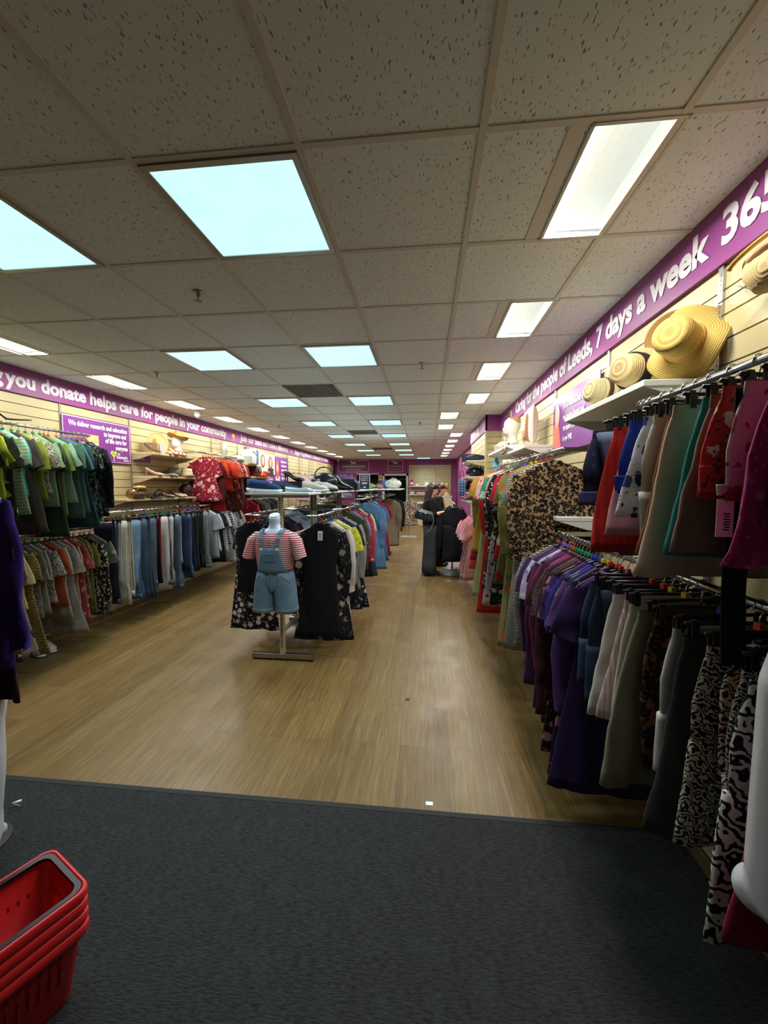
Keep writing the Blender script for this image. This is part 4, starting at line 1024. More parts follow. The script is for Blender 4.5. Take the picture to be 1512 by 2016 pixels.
MB().box(-.018, .018, -.0008, .0008, -.045, .04).obj('card', M_cardb, t); MB().tube([(0, 0, .035), (.003, 0, .075)], .0018, 6).obj('cord', M_blackpl, t)
m = MB()
for q in range(7): m.box(-.004 + (q % 2) * .002, .010, -.0014, -.0008, -.03 + q * .006, -.027 + q * .006)
m.obj('barcode', M_print, t)

# ------------------------------------------------------------------ centre double racks
M_rack = simple('rack_grey_metal', '9b9a8c', .4, .3); M_rackc = simple('rack_cream_post', 'b9b08f', .45, .1)
def post(t, y, cream=False):
    mt = M_rackc if cream else M_rack; m = MB()
    m.box(-.02, .02, y - .02, y + .02, .06, 1.52)
    o = m.obj('post', mt, t); sl = MB()
    for k in range(66): sl.box(-.007, .007, y - .0212, y - .0195, .12 + k * .021, .131 + k * .021)
    s = sl.obj('post_slots', M_gap, o)
    MB().box(-.29, .29, y - .025, y + .025, .018, .062).obj('foot', M_steel if cream else M_rack, t, bevel=.004)
    for sx in (-1, 1): MB().lathe([(.02, 0), (.022, .018)], 12, (sx * .265, y, 0)).obj('glide', M_blackpl, t)
def rack(label, X, y0, y1, railz=1.33, shelf=True, sw=.29, shx=0.0):
    t = thing('garment_rack', label, 'clothes rack', (X, 0, 0), group='double-sided centre racks')
    post(t, y0 + .04, y0 < 4); post(t, y1 - .04)
    MB().box(-.015, .015, y0 + .04, y1 - .04, .25, .28).obj('stretcher', M_rack, t)
    MB().box(-.015, .015, y0 + .04, y1 - .04, 1.10, 1.13).obj('stretcher', M_rack, t)
    for sx in (-1, 1):
        MB().tube([(sx * .34, y0 + .06, railz), (sx * .34, y1 - .02, railz)], .0125, 12).obj('rail_tube', M_chrome, t, smooth=True)
        for yy in (y0 + .06, y1 - .04): MB().tube([(0, yy, railz), (sx * .34, yy, railz)], .011, 8).obj('rail_arm', M_chrome, t, smooth=True)
    if shelf:
        for yy in (y0 + .04, y1 - .04): MB().box(-.27, .27, yy - .012, yy + .012, 1.495, 1.522).obj('shelf_bracket', M_rack, t)
        MB().box(-sw + shx, sw + shx, y0 - .05, y1, 1.522, 1.542).obj('top_shelf', M_whitesh, t, bevel=.004)
    return t
CXR = -1.31
rack('nearest centre rack behind the dungarees mannequin', CXR, 3.48, 4.58)
rack('second centre rack carrying the black bags on top', CXR, 4.60, 5.95)
rack('third centre rack with blue denim dress', CXR, 6.0, 7.5, 1.40, sw=.33)
rack('farthest centre rack with flowery bags on top', -1.1, 7.9, 9.6, 1.40, sw=.58)
GC = 'clothes on the centre racks'
CA = '''dress|black sleeveless dress with white tag|sdress|1.12|p:0f1016|0|.185
dress|black and cream botanical dress|longdress|1.18|f:17171a:a8a088:.9:7d7a66|.05|.2
blouse|thin cream sleeved blouse|long|.75|p:c9c2b5|.1|.2
dress|orange red and white dress|dress|1.1|f:c2b6ac:b5502e:.6:d8d0c8|.1|.2
blouse|bright yellow lace blouse|tee|.78|f:b9b42c:8d8a1e:2:d0cb4a|.1|.24
blouse|white blouse with black dots|tee|.7|d:cfd2d4:1c1c22:1.2|.1|.23
jacket|grey blue denim jacket|long|.85|j:7d8a9e|.1|.2
dress|black floral print dress|longdress|1.05|f:15151a:9a94a0:1.2:5a5868|.1|.2
top|black satin top|tee|.85|f:1b1a20:4a4450:1.5:2c2834|.05|.21
cardigan|white and black zebra knit cardigan|long|.9|z:c9c8bf:4a4a46:3|.1|.23
dress|dark navy floral dress|longdress|1.12|f:16161f:8d94a8:1.2:c9c9d0|.05|.2'''.split('\n')
fill(CA, CXR + .345, 3.56, 4.52, 1.33, 'on first centre rack', GC, yawj=.05)
allg and None
CB = '''jumper|olive green fluffy jumper|long|.78|k:454c33|.0|.23
blouse|lilac grey blouse|tee|.7|p:86809a|0|.2
blouse|pink and red abstract blouse|long|.62|f:b5405a:e0c5c8:1:7d2038|.1|.22
dress|black red hem dress|dress|1.0|p:25202a|0|.2
top|pale yellow edge top|tee|.68|p:c2b688|.05|.2
dress|dark teal long dress|longdress|1.05|p:24404a|0|.2'''.split('\n')
fill(CB, CXR + .345, 4.72, 5.85, 1.36, 'on second centre rack', GC, yawj=.05)
CC = '''dress|denim blue long dress|longdress|1.1|j:557ba0|0|.23
dress|bright blue shirt dress|longdress|1.0|j:3e5f8a|0|.22
vest_top|light grey sleeveless top with tag|vest|.42|p:a8aaac|.05|.2
trousers|magenta pink wide trousers|widetrousers|.95|p:8d1f50|0|.18
dress|raspberry red dress|dress|1.05|p:84192f|0|.2
trousers|black tailored trousers|trousers|1.05|p:1c1c22|0|.18'''.split('\n')
fill(CC, CXR + .42, 6.05, 7.4, 1.42, 'on third centre rack', GC, yawj=.05)
CD = '''coat|taupe brown long coat|coat|1.05|p:7d6d5c|0|.22
coat|grey brown wool coat|coat|1.05|p:5c554c|0|.22
coat|black long coat|coat|1.08|p:15151a|0|.24
jacket|black padded jacket|long|.85|p:1b1b20|0|.24'''.split('\n')
fill(CD, -.80, 8.1, 9.4, 1.42, 'on farthest centre rack', GC, yawj=.04)
CL = '''dress|black draped dress|sdress|.74|p:111116|0|.17
dress|black and blush floral maxi dress|sdress|1.13|f:131318:c5aca6:1.3:d8c5bf|.0|.235
top|dark grey jersey top|tee|.8|p:2a2a30
dress|black and pink floral dress|longdress|1.05|f:17161b:c09a98:1:8a6a6c
blouse|black chiffon blouse|tee|.8|p:18181c
dress|dark plum velvet dress|dress|1.12|p:3c1630
blouse|black striped blouse|shirt|.8|v:1a1a1e:5a5a60:1
dress|deep purple lace dress|dress|1.15|f:34203f:52305a:2:241430'''.split('\n')
fill(CL, CXR - .335, 3.56, 4.52, 1.33, 'on left side of first centre rack', GC, yawj=.05)
CL2 = '''jacket|pale blue denim jacket|long|.6|j:8fa6c0
jumper|dark green patterned jumper|long|.7|f:20382c:4c6a50:2:16241c
top|teal hooded top|long|.7|p:2b5a50
blouse|black spotted blouse|tee|.7|d:1a1a1e:77777c:1
jumper|charcoal jumper|long|.7|k:2c2c30'''.split('\n')
fill(CL2, CXR - .335, 4.75, 5.85, 1.36, 'on left side of second centre rack', GC, yawj=.06)
CL3 = '''dress|green and navy leafy dress|dress|.8|f:20302c:3f6a58:1.4:1a2440
jacket|olive field jacket|long|.7|p:45482f
top|black lace top|tee|.7|p:17171b'''.split('\n')
fill(CL3, CXR - .335, 6.2, 7.3, 1.40, 'on left side of third centre rack', GC, yawj=.06)
# ------------------------------------------------------------------ round stand of black clothes beside the shoppers
t = thing('garment_rack', 'chrome stand of black clothes between the two shoppers and the pink clothes', 'clothes rack', (.47, 7.35, 0))
MB().lathe([(.20, 0), (.205, .02), (.17, .10), (.15, .11), (.03, .115)], 28).obj('base', simple('stand_base_grey', 'a9b2b0', .4), t, smooth=True)
MB().tube([(0, 0, .1), (0, 0, 1.33)], .016, 10).obj('post', M_chrome, t, smooth=True)
MB().tube([(.0, -.52, 1.30), (.0, .45, 1.30)], .0125, 10).obj('rail_tube', M_chrome, t, smooth=True)
BK = '''trousers|black wide-leg trousers|widetrousers|1.0|p:101017|.0|.2
jacket|black jersey jacket with white tag|long|.55|p:15151a|.1|.20
dress|black maxi dress|sdress|1.02|p:0f1016|.15|.2
jacket|dark navy jacket|long|.75|p:1a1e2c|.2|.19
dress|black midi dress|sdress|1.0|p:131318|.1|.2
top|black and grey checked top|long|.7|c:16161a:3a3a42:1|.0|.2
coat|long black coat|coat|1.0|p:121217|0|.2
dress|ink black lace dress|sdress|.98|f:14141a:24242c:3:1c1c22|0|.2'''.split('\n')
fill(BK, .47, 6.86, 7.75, 1.30, 'beside the two shoppers', 'black clothes beside the shoppers', marks=False)
# far floor-standing rail end near back: beige patterned dress on display
garment('dress', 'cream and brown leopard dress', 'dress', .85, 'l:c9b99c:4a3626:.7', -.55, 12.6, 1.22, 'hanging near the white doorway', 'display clothes', hw=.24)
t = thing('garment_rack', 'small chrome display stand of the cream leopard dress', 'clothes rack', (-.55, 12.65, 0))
MB().box(-.25, .25, -.2, .2, 0, .02).obj('base', M_rack, t); MB().tube([(0, 0, .02), (0, 0, 1.22)], .012, 8).obj('post', M_chrome, t); MB().tube([(0, -.1, 1.22), (0, .1, 1.22)], .012, 8).obj('rail_tube', M_chrome, t)
# ------------------------------------------------------------------ hats, bags, shoes and other shelf goods
def straw(name, hexa, sc=1):
    k = 'straw' + hexa + str(sc)
    if k in _m: return _m[k]
    t = NT(name); v = t.coord(); wv = t.new('ShaderNodeTexWave'); wv.wave_type = 'RINGS'; wv.rings_direction = 'SPHERICAL'; wv.inputs['Scale'].default_value = 40 * sc; wv.inputs['Distortion'].default_value = 1.2; wv.inputs['Detail'].default_value = 2
    t.link(v, wv.inputs['Vector']); c = lin(hexa); n = t.noise(v, 120, 2)
    col = t.mix(wv.outputs['Fac'], tuple([x * .62 for x in c[:3]] + [1]), c); col = t.mix(t.ramp(n, [(.35, (.4, .4, .4, 1)), (.6, (0, 0, 0, 1))]), col, tuple([x * .6 for x in c[:3]] + [1]))
    t.base(col); t.set(.7, 0, .3); t.bump(wv.outputs['Fac'], .6, .003); _m[k] = t.m; return t.m
def hat(label, loc, rot, crown_r, crown_h, brim_r, mat, band=None, wave=.0, scale=1, curl=0.02, bandh=.035, group='straw hats', taper=.8, name='straw_hat', cat='hat'):
    t = thing(name, label, cat, loc, 0, group); t.rotation_euler = rot
    n = 40; R_ = []
    prof = [(.005, crown_h), (crown_r * .45, crown_h * 1.0), (crown_r * taper * .8, crown_h * .985), (crown_r * taper, crown_h * .92), (crown_r * (taper + .06), crown_h * .7), (crown_r * .97, crown_h * .3), (crown_r, .0)]
    MB().lathe(prof, n, cap0=True, cap1=False).obj('crown', mat, t, smooth=True)
    rings = []
    for q in range(8):
        u = q / 7; r = crown_r + (brim_r - crown_r) * u
        rings.append([(r * cos(2 * pi * j / n), r * sin(2 * pi * j / n), curl * u * u + wave * u * sin(3 * 2 * pi * j / n + 1) * 1.0) for j in range(n)])
    rings += [[(x, y, z - .004) for x, y, z in rr_] for rr_ in reversed(rings)]
    MB().rings(rings, False, False).obj('brim', mat, t, smooth=True)
    if band: MB().lathe([(crown_r + .002, .0), (crown_r * 1.0 + .004, .004), (crown_r * .985 + .004, bandh), (crown_r * .97, bandh + .002)], n, cap0=False, cap1=False).obj('band', band, t, smooth=True)
    return t
S1 = straw('straw_yellow', 'd6b25c', 1); S2 = straw('straw_pale', 'd9bd84', 1.3); S3 = straw('straw_golden', 'cf9b4a', 1); S4 = straw('straw_cream', 'e2d29c', 1.2)
Bk = cloth('p:1a1a1c'); Br = cloth('p:4a3424')
# near right shelf: crowns tipped towards the aisle
hat('large yellow straw sun hat with wavy brim, nearest on white shelf', (1.07, 1.865, 2.205), (R(8), R(-80), R(26)), .08, .11, .158, S1, cloth('p:d9a05c'), .035, curl=-.03, bandh=.012, taper=.92)
hat('pale straw fedora with wide black band on white shelf', (1.02, 2.13, 2.155), (R(4), R(-86), R(20)), .085, .12, .115, S2, Bk, .0, curl=-.01, bandh=.05)
hat('flat-brimmed pale straw hat standing behind the black-banded fedora', (1.12, 2.08, 2.20), (0, R(-84), R(25)), .08, .03, .15, S2, None, .006, curl=.0)
hat('small cream straw hat with dark brown band, farthest on near shelf', (1.0, 2.45, 2.13), (0, R(-84), R(15)), .078, .10, .09, S4, Br, .0, curl=-.02, bandh=.022)
hat('beige straw hat propped low between the banded hats', (1.08, 2.33, 2.12), (0, R(-84), R(25)), .06, .02, .08, S2, None)
hat('golden straw hat brim peeking behind the large sun hat', (1.13, 2.06, 2.30), (0, R(-80), R(35)), .06, .02, .11, straw('straw_tan', 'b98a4a'), None)
t = thing('handbag', 'woven straw and tan leather bag hanging at right edge of slatted wall', 'bag', (1.10, 1.42, 2.30))
MB().rings([[(cx + w_ * cos(2 * pi * j / 20) * .5, d_ * sin(2 * pi * j / 20), z) for j in range(20)] for cx, w_, d_, z in ((0, .10, .10, -.06), (0, .13, .15, 0), (0, .10, .17, .06))]).obj('woven_body', straw('bag_straw', 'd3b67c', 1.4), t, smooth=True)
MB().tube([(-.055, .16 * cos(a / 10 * pi), .05 + .03 * sin(a / 10 * pi)) for a in range(11)], .008, 8).obj('gold_edge', simple('gold_trim', 'c9a04c', .3, .7), t, smooth=True)
MB().ell((-.02, 0, .045), (.05, .12, .02)).obj('leather_flap', simple('tan_satin', 'b9855a', .35), t, smooth=True)
t = thing('wire_hook', 'chrome wire basket hook on slatted wall right of large straw hat', 'hook', (WR - .02, 1.6, 2.3))
MB().tube([(0, .1, .05), (-.05, 0, 0), (-.10, -.1, -.05), (-.12, -.16, -.06)], .003, 6).tube([(0, -.1, .06), (-.05, 0, 0.0), (-.08, .08, -.02)], .003, 6).obj('wire', M_chrome, t)
# sequin cushion and mannequin head
t = thing('cushion', 'pale pink cushion with rose gold sequin side on white shelf', 'cushion', (1.04, 4.28, 2.0), R(75), 'cushions'); t.rotation_euler = (0, 0, R(86))
def cushion_mb(w_, h_, d_):
    m = MB(); n = 14; 
    for side in (-1, 1):
        b = len(m.v)
        for i in range(n + 1):
            for j in range(n + 1):
                u = 2 * i / n - 1; v_ = 2 * j / n - 1
                pin = 1 - .07 * (1 - abs(u)) * 0
                x = u * w_ / 2 * (1 - .10 * (1 - v_ * v_) * abs(u)); z = h_ / 2 + v_ * h_ / 2 * (1 - .10 * (1 - u * u) * abs(v_))
                y = side * d_ / 2 * ((1 - u ** 4) * (1 - v_ ** 4)) ** .6
                m.v.append((x, y, z))
        for i in range(n):
            for j in range(n):
                a = b + i * (n + 1) + j; q = (a, a + n + 1, a + n + 2, a + 1)
                m.f.append(q if side < 0 else q[::-1])
    return m
cm = cushion_mb(.36, .40, .13); cm.obj('cushion_body', cloth('p:d6bfb8'), t, smooth=True)
c2 = cushion_mb(.355, .395, .134); h_ = len(c2.f) // 2; c2.f = c2.f[h_:]; c2.obj('sequin_face', simple('rose_sequins', 'c08a62', .25, .6, var=.4, scale=160, bump=.6), t, smooth=True)
def head(t, s, mat, neck=True, dz=0):
    m = MB(); n = 24; prof = [(-.135, .052, .058, .0), (-.12, .05, .055, 0), (-.09, .048, .056, .004), (-.07, .055, .068, -.008), (-.04, .066, .085, -.012), (0, .073, .095, -.004), (.04, .076, .098, 0), (.075, .070, .090, .004), (.10, .052, .068, .006), (.118, .022, .03, .008)]
    rings = []
    for z, rx, ry, oy in prof:
        ring = []
        for j in range(n):
            a = 2 * pi * j / n; x = rx * cos(a); y = oy + ry * sin(a)
            if sin(a) < -.82:  # face is -y
                f = (-.82 - sin(a)) / .18
                if -.05 < z < .0: y -= .018 * f * (1 if abs(z + .025) < .03 else .4)
                if z == -.07: y -= .004
            if .0 <= z <= .02 and sin(a) < -.5 and .25 < abs(cos(a)) < .62: y += .008
            ring.append((x * s, y * s, (z + dz) * s))
        rings.append(ring)
    m.rings(rings); m.ell((0, -.104 * s, (-.018 + dz) * s), (.011 * s, .018 * s, .022 * s), 8, 6)
    m.ell((0, -.094 * s, (-.058 + dz) * s), (.022 * s, .010 * s, .007 * s), 8, 6)
    return m
M_headw = simple('mannequin_white', 'dcdcd2', .4, var=.02)
t = thing('mannequin_bust', 'glossy white mannequin head on far white shelf beside the cushion', 'mannequin head', (1.0, 4.95, 2.10)); t.rotation_euler = (0, 0, R(-70))
hm = head(t, 1.05, M_headw, dz=.17); hm.lathe([(.075, 0), (.07, .02), (.048, .06), (.05, .1)], 20); hm.obj('head', M_headw, t, smooth=True)
MB().lathe([(.07, .30), (.076, .28), (.078, .24)], 20, (0, .02, 0), cap0=False, cap1=False).obj('headband', simple('tan_headband', 'c08a4a', .5), t, smooth=True)
t = thing('handbag', 'cream woven bag lying on white shelf beside the mannequin head', 'bag', (1.02, 5.6, 2.075)); MB().ell((0, 0, .06), (.09, .16, .06)).obj('body', straw('bagcream', 'e3dac0'), t, smooth=True)
MB().tube([(0, .12 * cos(a * pi / 8), .09 + .09 * sin(a * pi / 8)) for a in range(9)], .006, 6).obj('handle', M_beige, t)
t = thing('box', 'small grey woven box on white shelf near the pillar', 'box', (1.02, 5.9, 2.075)); MB().box(-.06, .06, -.09, .09, 0, .09).obj('body', simple('grey_woven', '9a9a90', .8, var=.3, scale=120), t, bevel=.01); MB().box(-.063, .063, -.093, .093, .08, .1).obj('lid', simple('silver_lid', 'b9b9b0', .4), t)
t = thing('visor', 'mustard yellow sun visor standing near the pillar', 'visor', (1.05, 6.1, 2.08)); MB().rings([[(-.0 + .01 * cos(0), .09 * cos(pi * j / 12), .09 * 1.9 * sin(pi * j / 12)) for j in range(13)], [(.02, .09 * cos(pi * j / 12), .09 * 1.8 * sin(pi * j / 12)) for j in range(13)]]).obj('peak', simple('mustard', 'd6a23c', .6), t)
t = thing('necklace', 'chunky brown and gold bead necklace draped over shelf front', 'necklace', (.93, 4.82, 2.07))
m = MB(); 
for k in range(16):
    u = k / 15; m.ell((-.005 - .03 * sin(pi * u), -.06 + .35 * u, .012 - .10 * sin(pi * u) * (1 if u < .6 else .6)), (.013, .013, .013), 8, 6)
m.obj('beads', simple('brown_gold_beads', '8a5a3a', .35, .3, var=.4, scale=20), t, smooth=True)
t = thing('box', 'yellow cream box on the small white shelf behind leopard top', 'box', (1.03, 3.0, 1.39)); MB().box(-.08, .08, -.07, .07, 0, .055).obj('body', simple('cream_box', 'd9cc9a', .5), t, bevel=.003); MB().box(-.083, .083, -.073, .073, .045, .062).obj('lid', simple('cream_lid', 'e6dcb4', .5), t)
t = thing('shoe_rack_tray', 'flat black tray behind the end of the lower right rail', 'tray', (1.0, 3.0, 1.18)); MB().box(-.14, .16, -.15, .25, 0, .02).obj('tray_body', M_blackpl, t, bevel=.005)
# left hat shelves
hat('round pale straw hat standing on top left shelf', (-3.70, 5.27, 2.20), (0, R(78), R(-25)), .075, .06, .145, straw('straw_lt', 'd9ae6c'), None, .004)
t = thing('mannequin_bust', 'white mannequin bust wearing golden straw hat on top left shelf', 'mannequin head', (-3.70, 5.72, 2.045)); t.rotation_euler = (0, 0, R(-8))
hm = head(t, .92, M_headw, dz=.22); hm.lathe([(.11, 0), (.09, .03), (.05, .07), (.046, .12)], 20, sx=1.3, sy=.7); hm.obj('head', M_headw, t, smooth=True)
hat('golden straw trilby worn by the mannequin head on left shelf', (-3.70, 5.72, 2.045 + .265), (R(-12), R(8), 0), .078, .085, .145, S3, cloth('p:c08a3c'), .012, curl=.03, bandh=.02)
t = thing('handbag', 'small woven beige clutch bag on top left shelf', 'bag', (-3.66, 5.10, 2.045), R(10)); MB().box(-.10, .08, -.03, .03, 0, .14).obj('body', straw('clutch', 'c9a878', 2), t, bevel=.01); MB().ell((0, -.033, .08), (.01, .005, .01)).obj('clasp', M_chrome, t)
MB().tube([(-.08, -.04, .12), (0, -.05, .05), (.14, -.05, .01)], .006, 6).obj('strap', simple('brown_leather', '4a3428', .5), t)
t = thing('picture_card', 'cream card beside the woven clutch on top left shelf', 'card', (-3.56, 5.16, 2.045)); MB().box(-.04, .05, -.004, .004, 0, .13).obj('card', M_cardb, t)
def loft(m, secs, n=12):
    """secs: (y, width, z0, z1) along the shoe"""
    m.rings([[(w_ * cos(2 * pi * j / n), y, (z0 + z1) / 2 + (z1 - z0) / 2 * sin(2 * pi * j / n)) for j in range(n)] for y, w_, z0, z1 in secs]); return m
def shoe(label, loc, rz, kind, mat, sole=None, pair=True, group=None, name=None, s=1.0, accent=None):
    nm = name or {'heel': 'high_heel_shoes', 'trainer': 'trainers', 'sandal': 'sandals', 'flat': 'flat_shoes', 'boot': 'ankle_boots'}[kind]
    t = thing(nm, label, 'shoes', loc, rz, group); sole = sole or M_blackpl
    for k, dx in enumerate((-.05, .05)):
        u = MB(); so = MB(); M_ = Matrix.Translation((dx * s, (.03 if k else 0), 0)) @ Matrix.Scale(s, 4)
        if kind == 'heel':
            loft(so, [(-.12, .008, .0, .006), (-.10, .03, .0, .006), (-.05, .036, .0, .008), (.0, .022, .022, .032), (.06, .02, .058, .070), (.10, .026, .072, .084)])
            so.tube([(0, .092, .078), (0, .098, .04), (0, .095, .0)], [.014, .007, .005], 8)
            loft(u, [(-.125, .006, .004, .012), (-.10, .032, .005, .035), (-.06, .037, .006, .048), (-.02, .030, .02, .05), (.04, .024, .05, .085), (.08, .027, .07, .115), (.108, .02, .08, .12)])
        elif kind == 'trainer':
            loft(so, [(-.14, .01, .01, .025), (-.12, .036, .0, .03), (-.05, .046, .0, .03), (.03, .038, .0, .034), (.10, .038, .0, .04), (.135, .02, .008, .04)])
            loft(u, [(-.13, .012, .02, .04), (-.11, .036, .022, .06), (-.06, .042, .022, .075), (-.01, .036, .025, .10), (.04, .034, .03, .10), (.10, .034, .03, .115), (.13, .016, .035, .11)])
        elif kind == 'boot':
            loft(so, [(-.14, .01, .0, .015), (-.1, .036, .0, .018), (.0, .03, .0, .02), (.10, .035, .0, .045), (.12, .03, .0, .045)])
            loft(u, [(-.135, .012, .01, .03), (-.10, .036, .012, .06), (-.05, .04, .014, .08), (0, .034, .018, .11), (.04, .036, .03, .17), (.09, .036, .04, .19), (.12, .018, .05, .18)])
        elif kind == 'flat':
            loft(so, [(-.13, .01, .0, .008), (-.09, .034, .0, .008), (0, .028, .0, .01), (.09, .03, .0, .012), (.12, .015, .0, .012)])
            loft(u, [(-.13, .008, .004, .015), (-.10, .034, .005, .035), (-.06, .038, .005, .045), (.0, .032, .006, .035), (.07, .031, .006, .045), (.12, .015, .01, .05)])
        else:
            loft(so, [(-.13, .015, .0, .014), (-.09, .042, .0, .016), (0, .034, .0, .018), (.08, .036, .0, .022), (.12, .018, .0, .022)])
            for yy, hh in ((-.08, .05), (-.03, .055), (.07, .07)):
                u.tube([(.04 * cos(pi * a / 8), yy, .012 + hh * sin(pi * a / 8)) for a in range(9)], .007, 6)
            u.tube([(-.03, .07, .05), (0, .12, .06), (.03, .07, .05)], .005, 6)
        u.xf(M_).obj('upper', mat, t, smooth=True); so.xf(M_).obj('sole', sole, t, smooth=True)
        if kind == 'trainer':
            l = MB()
            for q in range(4): l.tube([(-.02, -.06 + q * .02, .078 + q * .007), (.02, -.055 + q * .02, .078 + q * .007)], .0028, 5)
            l.xf(M_).obj('laces', accent or M_cardb, t)
    return t
def lth(h, r=.4): return simple('leather_' + h, h, r, var=.1)
GS = 'shoes on the left wall shelves'
shoe('nude open sandals leaning on the round straw hat', (-3.64, 5.45, 2.045), R(60), 'heel', lth('c98a6a'), lth('c9a078'), group=GS)
shoe('tan strappy sandals by the mannequin bust', (-3.60, 5.58, 2.045), R(80), 'sandal', lth('b9764a'), lth('caa27a'), group=GS)
shoe('nude court shoes on middle left shelf', (-3.66, 5.15, 1.735), R(110), 'heel', lth('d0a28c', .3), lth('b98a72'), group=GS)
shoe('grey bow flat shoes on middle left shelf', (-3.64, 5.42, 1.735), R(100), 'flat', lth('77706a'), lth('4a443e'), group=GS)
hat('pale striped straw hat lying on middle left shelf', (-3.62, 5.80, 1.745), (0, 0, 0), .09, .12, .12, straw('striped_straw', 'd9cc98', .6), None, group='straw hats')
hat('grey felt hat behind the striped straw hat', (-3.76, 5.65, 1.75), (R(10), R(30), 0), .10, .13, .13, simple('grey_felt', '8d8672', .9), None, name='felt_hat')
t = thing('handbag', 'gold and brown shiny barrel bag on lowest left shelf', 'bag', (-3.62, 4.74, 1.44)); MB().tube([(0, -.13, .065), (0, .10, .065)], [.06, .066], 20).obj('body', simple('bronze_leather', '8a6a4a', .25, .5, var=.4, scale=40), t, smooth=True); MB().ell((.03, 0, .14), (.045, .11, .03)).obj('gold_top', simple('gold_fabric', 'b08a3c', .35, .4), t, smooth=True)
MB().tube([(.06, -.1 + .02 * k, .1 + .06 * sin(k * pi / 10)) for k in range(11)], .006, 6).obj('handle', lth('7d5a38'), t)
shoe('black strappy wedge sandals on lowest left shelf', (-3.62, 5.02, 1.44), R(100), 'sandal', lth('1b1b1e'), lth('24201e'), group=GS, s=1.25)
shoe('brown strappy heels on lowest left shelf', (-3.62, 5.32, 1.44), R(100), 'heel', lth('5a463c'), lth('3a2c26'), group=GS)
shoe('nude slingback heels on lowest left shelf', (-3.62, 5.60, 1.44), R(80), 'heel', lth('a58a72'), lth('8a7360'), group=GS)
t = thing('handbag', 'dark burgundy bag at the far end of lowest left shelf', 'bag', (-3.66, 5.83, 1.44)); MB().ell((0, 0, .10), (.09, .11, .10)).obj('body', lth('3a1f2a'), t, smooth=True); MB().tube([(0, .08 * cos(a * pi / 8), .17 + .08 * sin(a * pi / 8)) for a in range(9)], .007, 6).obj('handle', lth('3a1f2a'), t)
shoe('white trainers on the floor under the lower left rail', (-3.66, 3.42, 0), R(70), 'trainer', simple('white_canvas', 'c9c9c0', .7), M_whitesh, name='trainers')
# beyond the red clothes
t = thing('tote_bag', 'white and blue tote bag with dark scalloped top on far left shelf', 'bag', (-3.66, 8.05, 2.05), R(8))
m = MB(); m.rings([[(x_ * w_, d_ * y_, z) for x_, y_ in ((-1, -1), (1, -1), (1, 1), (-1, 1))] for w_, d_, z in ((.13, .20, 0), (.14, .24, .15), (.12, .22, .30))]); m.obj('body', simple('bag_white', 'ccd0c8', .6, var=.05), t, smooth=False, bevel=.01)
MB().box(-.13, .142, .10, .245, .02, .30).obj('blue_side', simple('bag_blue', '4a6a94', .6), t, bevel=.01)
MB().tube([(-.02 + .15, -.2 + .04 * k, .22 + .04 * sin(k * .6)) for k in range(10)], .012, 6).obj('strap', M_blackpl, t)
m = MB()
for k in range(6): m.ell((0, -.2 + .08 * k, .315), (.03, .035, .03), 8, 6)
m.obj('scalloped_trim', simple('dark_trim', '4a4038', .7), t)
t = thing('handbag', 'soft pale green bag lying left of the tote bag', 'bag', (-3.66, 7.55, 2.05)); MB().ell((0, 0, .07), (.12, .2, .075)).obj('body', simple('pale_green', 'b9c4ae', .7), t, smooth=True); MB().tube([(.05, -.1 + .02 * k, .12 + .05 * sin(k * pi / 10)) for k in range(11)], .008, 6).obj('handle', simple('pale_green', 'b9c4ae', .7), t)
t = thing('vase', 'tall silver paper cylinder standing above the red clothes', 'vase', (-3.72, 7.15, 2.145)); MB().lathe([(.06, 0), (.06, .26), (.056, .26), (.056, .02)], 20).obj('body', simple('silver_paper', 'b9bab0', .4, .3), t, smooth=True)
wshelf('short beige shelf above the red clothes holding the silver cylinder', WL, 1, 6.99, 7.28, 2.145, .26, M_beige)
t = thing('handbag', 'maroon leather bag with zip on far left shelf', 'bag', (-3.66, 8.35, 1.80), R(5)); m = MB().rings([[(x_ * w_, d_ * y_, z) for x_, y_ in ((-1, -1), (1, -1), (1, 1), (-1, 1))] for w_, d_, z in ((.09, .17, 0), (.1, .17, .12), (.08, .15, .24))]); m.obj('body', lth('4c1a1c', .3), t, bevel=.012); MB().tube([(.1, -.14, .2), (.105, .0, .1), (.1, .14, .2)], .006, 6).obj('zip', M_steel, t)
t = thing('clutch_bag', 'orange red clutch bags in front of the maroon bag', 'bag', (-3.62, 8.65, 1.80)); MB().box(-.05, .09, -.22, .12, 0, .07).obj('body', lth('d6472c'), t, bevel=.02); MB().box(.0, .1, .0, .2, .06, .13).obj('flap', lth('c9391f'), t, bevel=.02)
shoe('pale beige sandals on far left shelf', (-3.62, 7.75, 1.62), R(90), 'sandal', lth('c9b9a0'), lth('b9a88c'), group=GS)
shoe('red flat shoes at end of lowest shelf beyond red clothes', (-3.60, 7.7, 1.40), R(90), 'flat', lth('a8242c'), lth('d9b8a0'), group=GS)
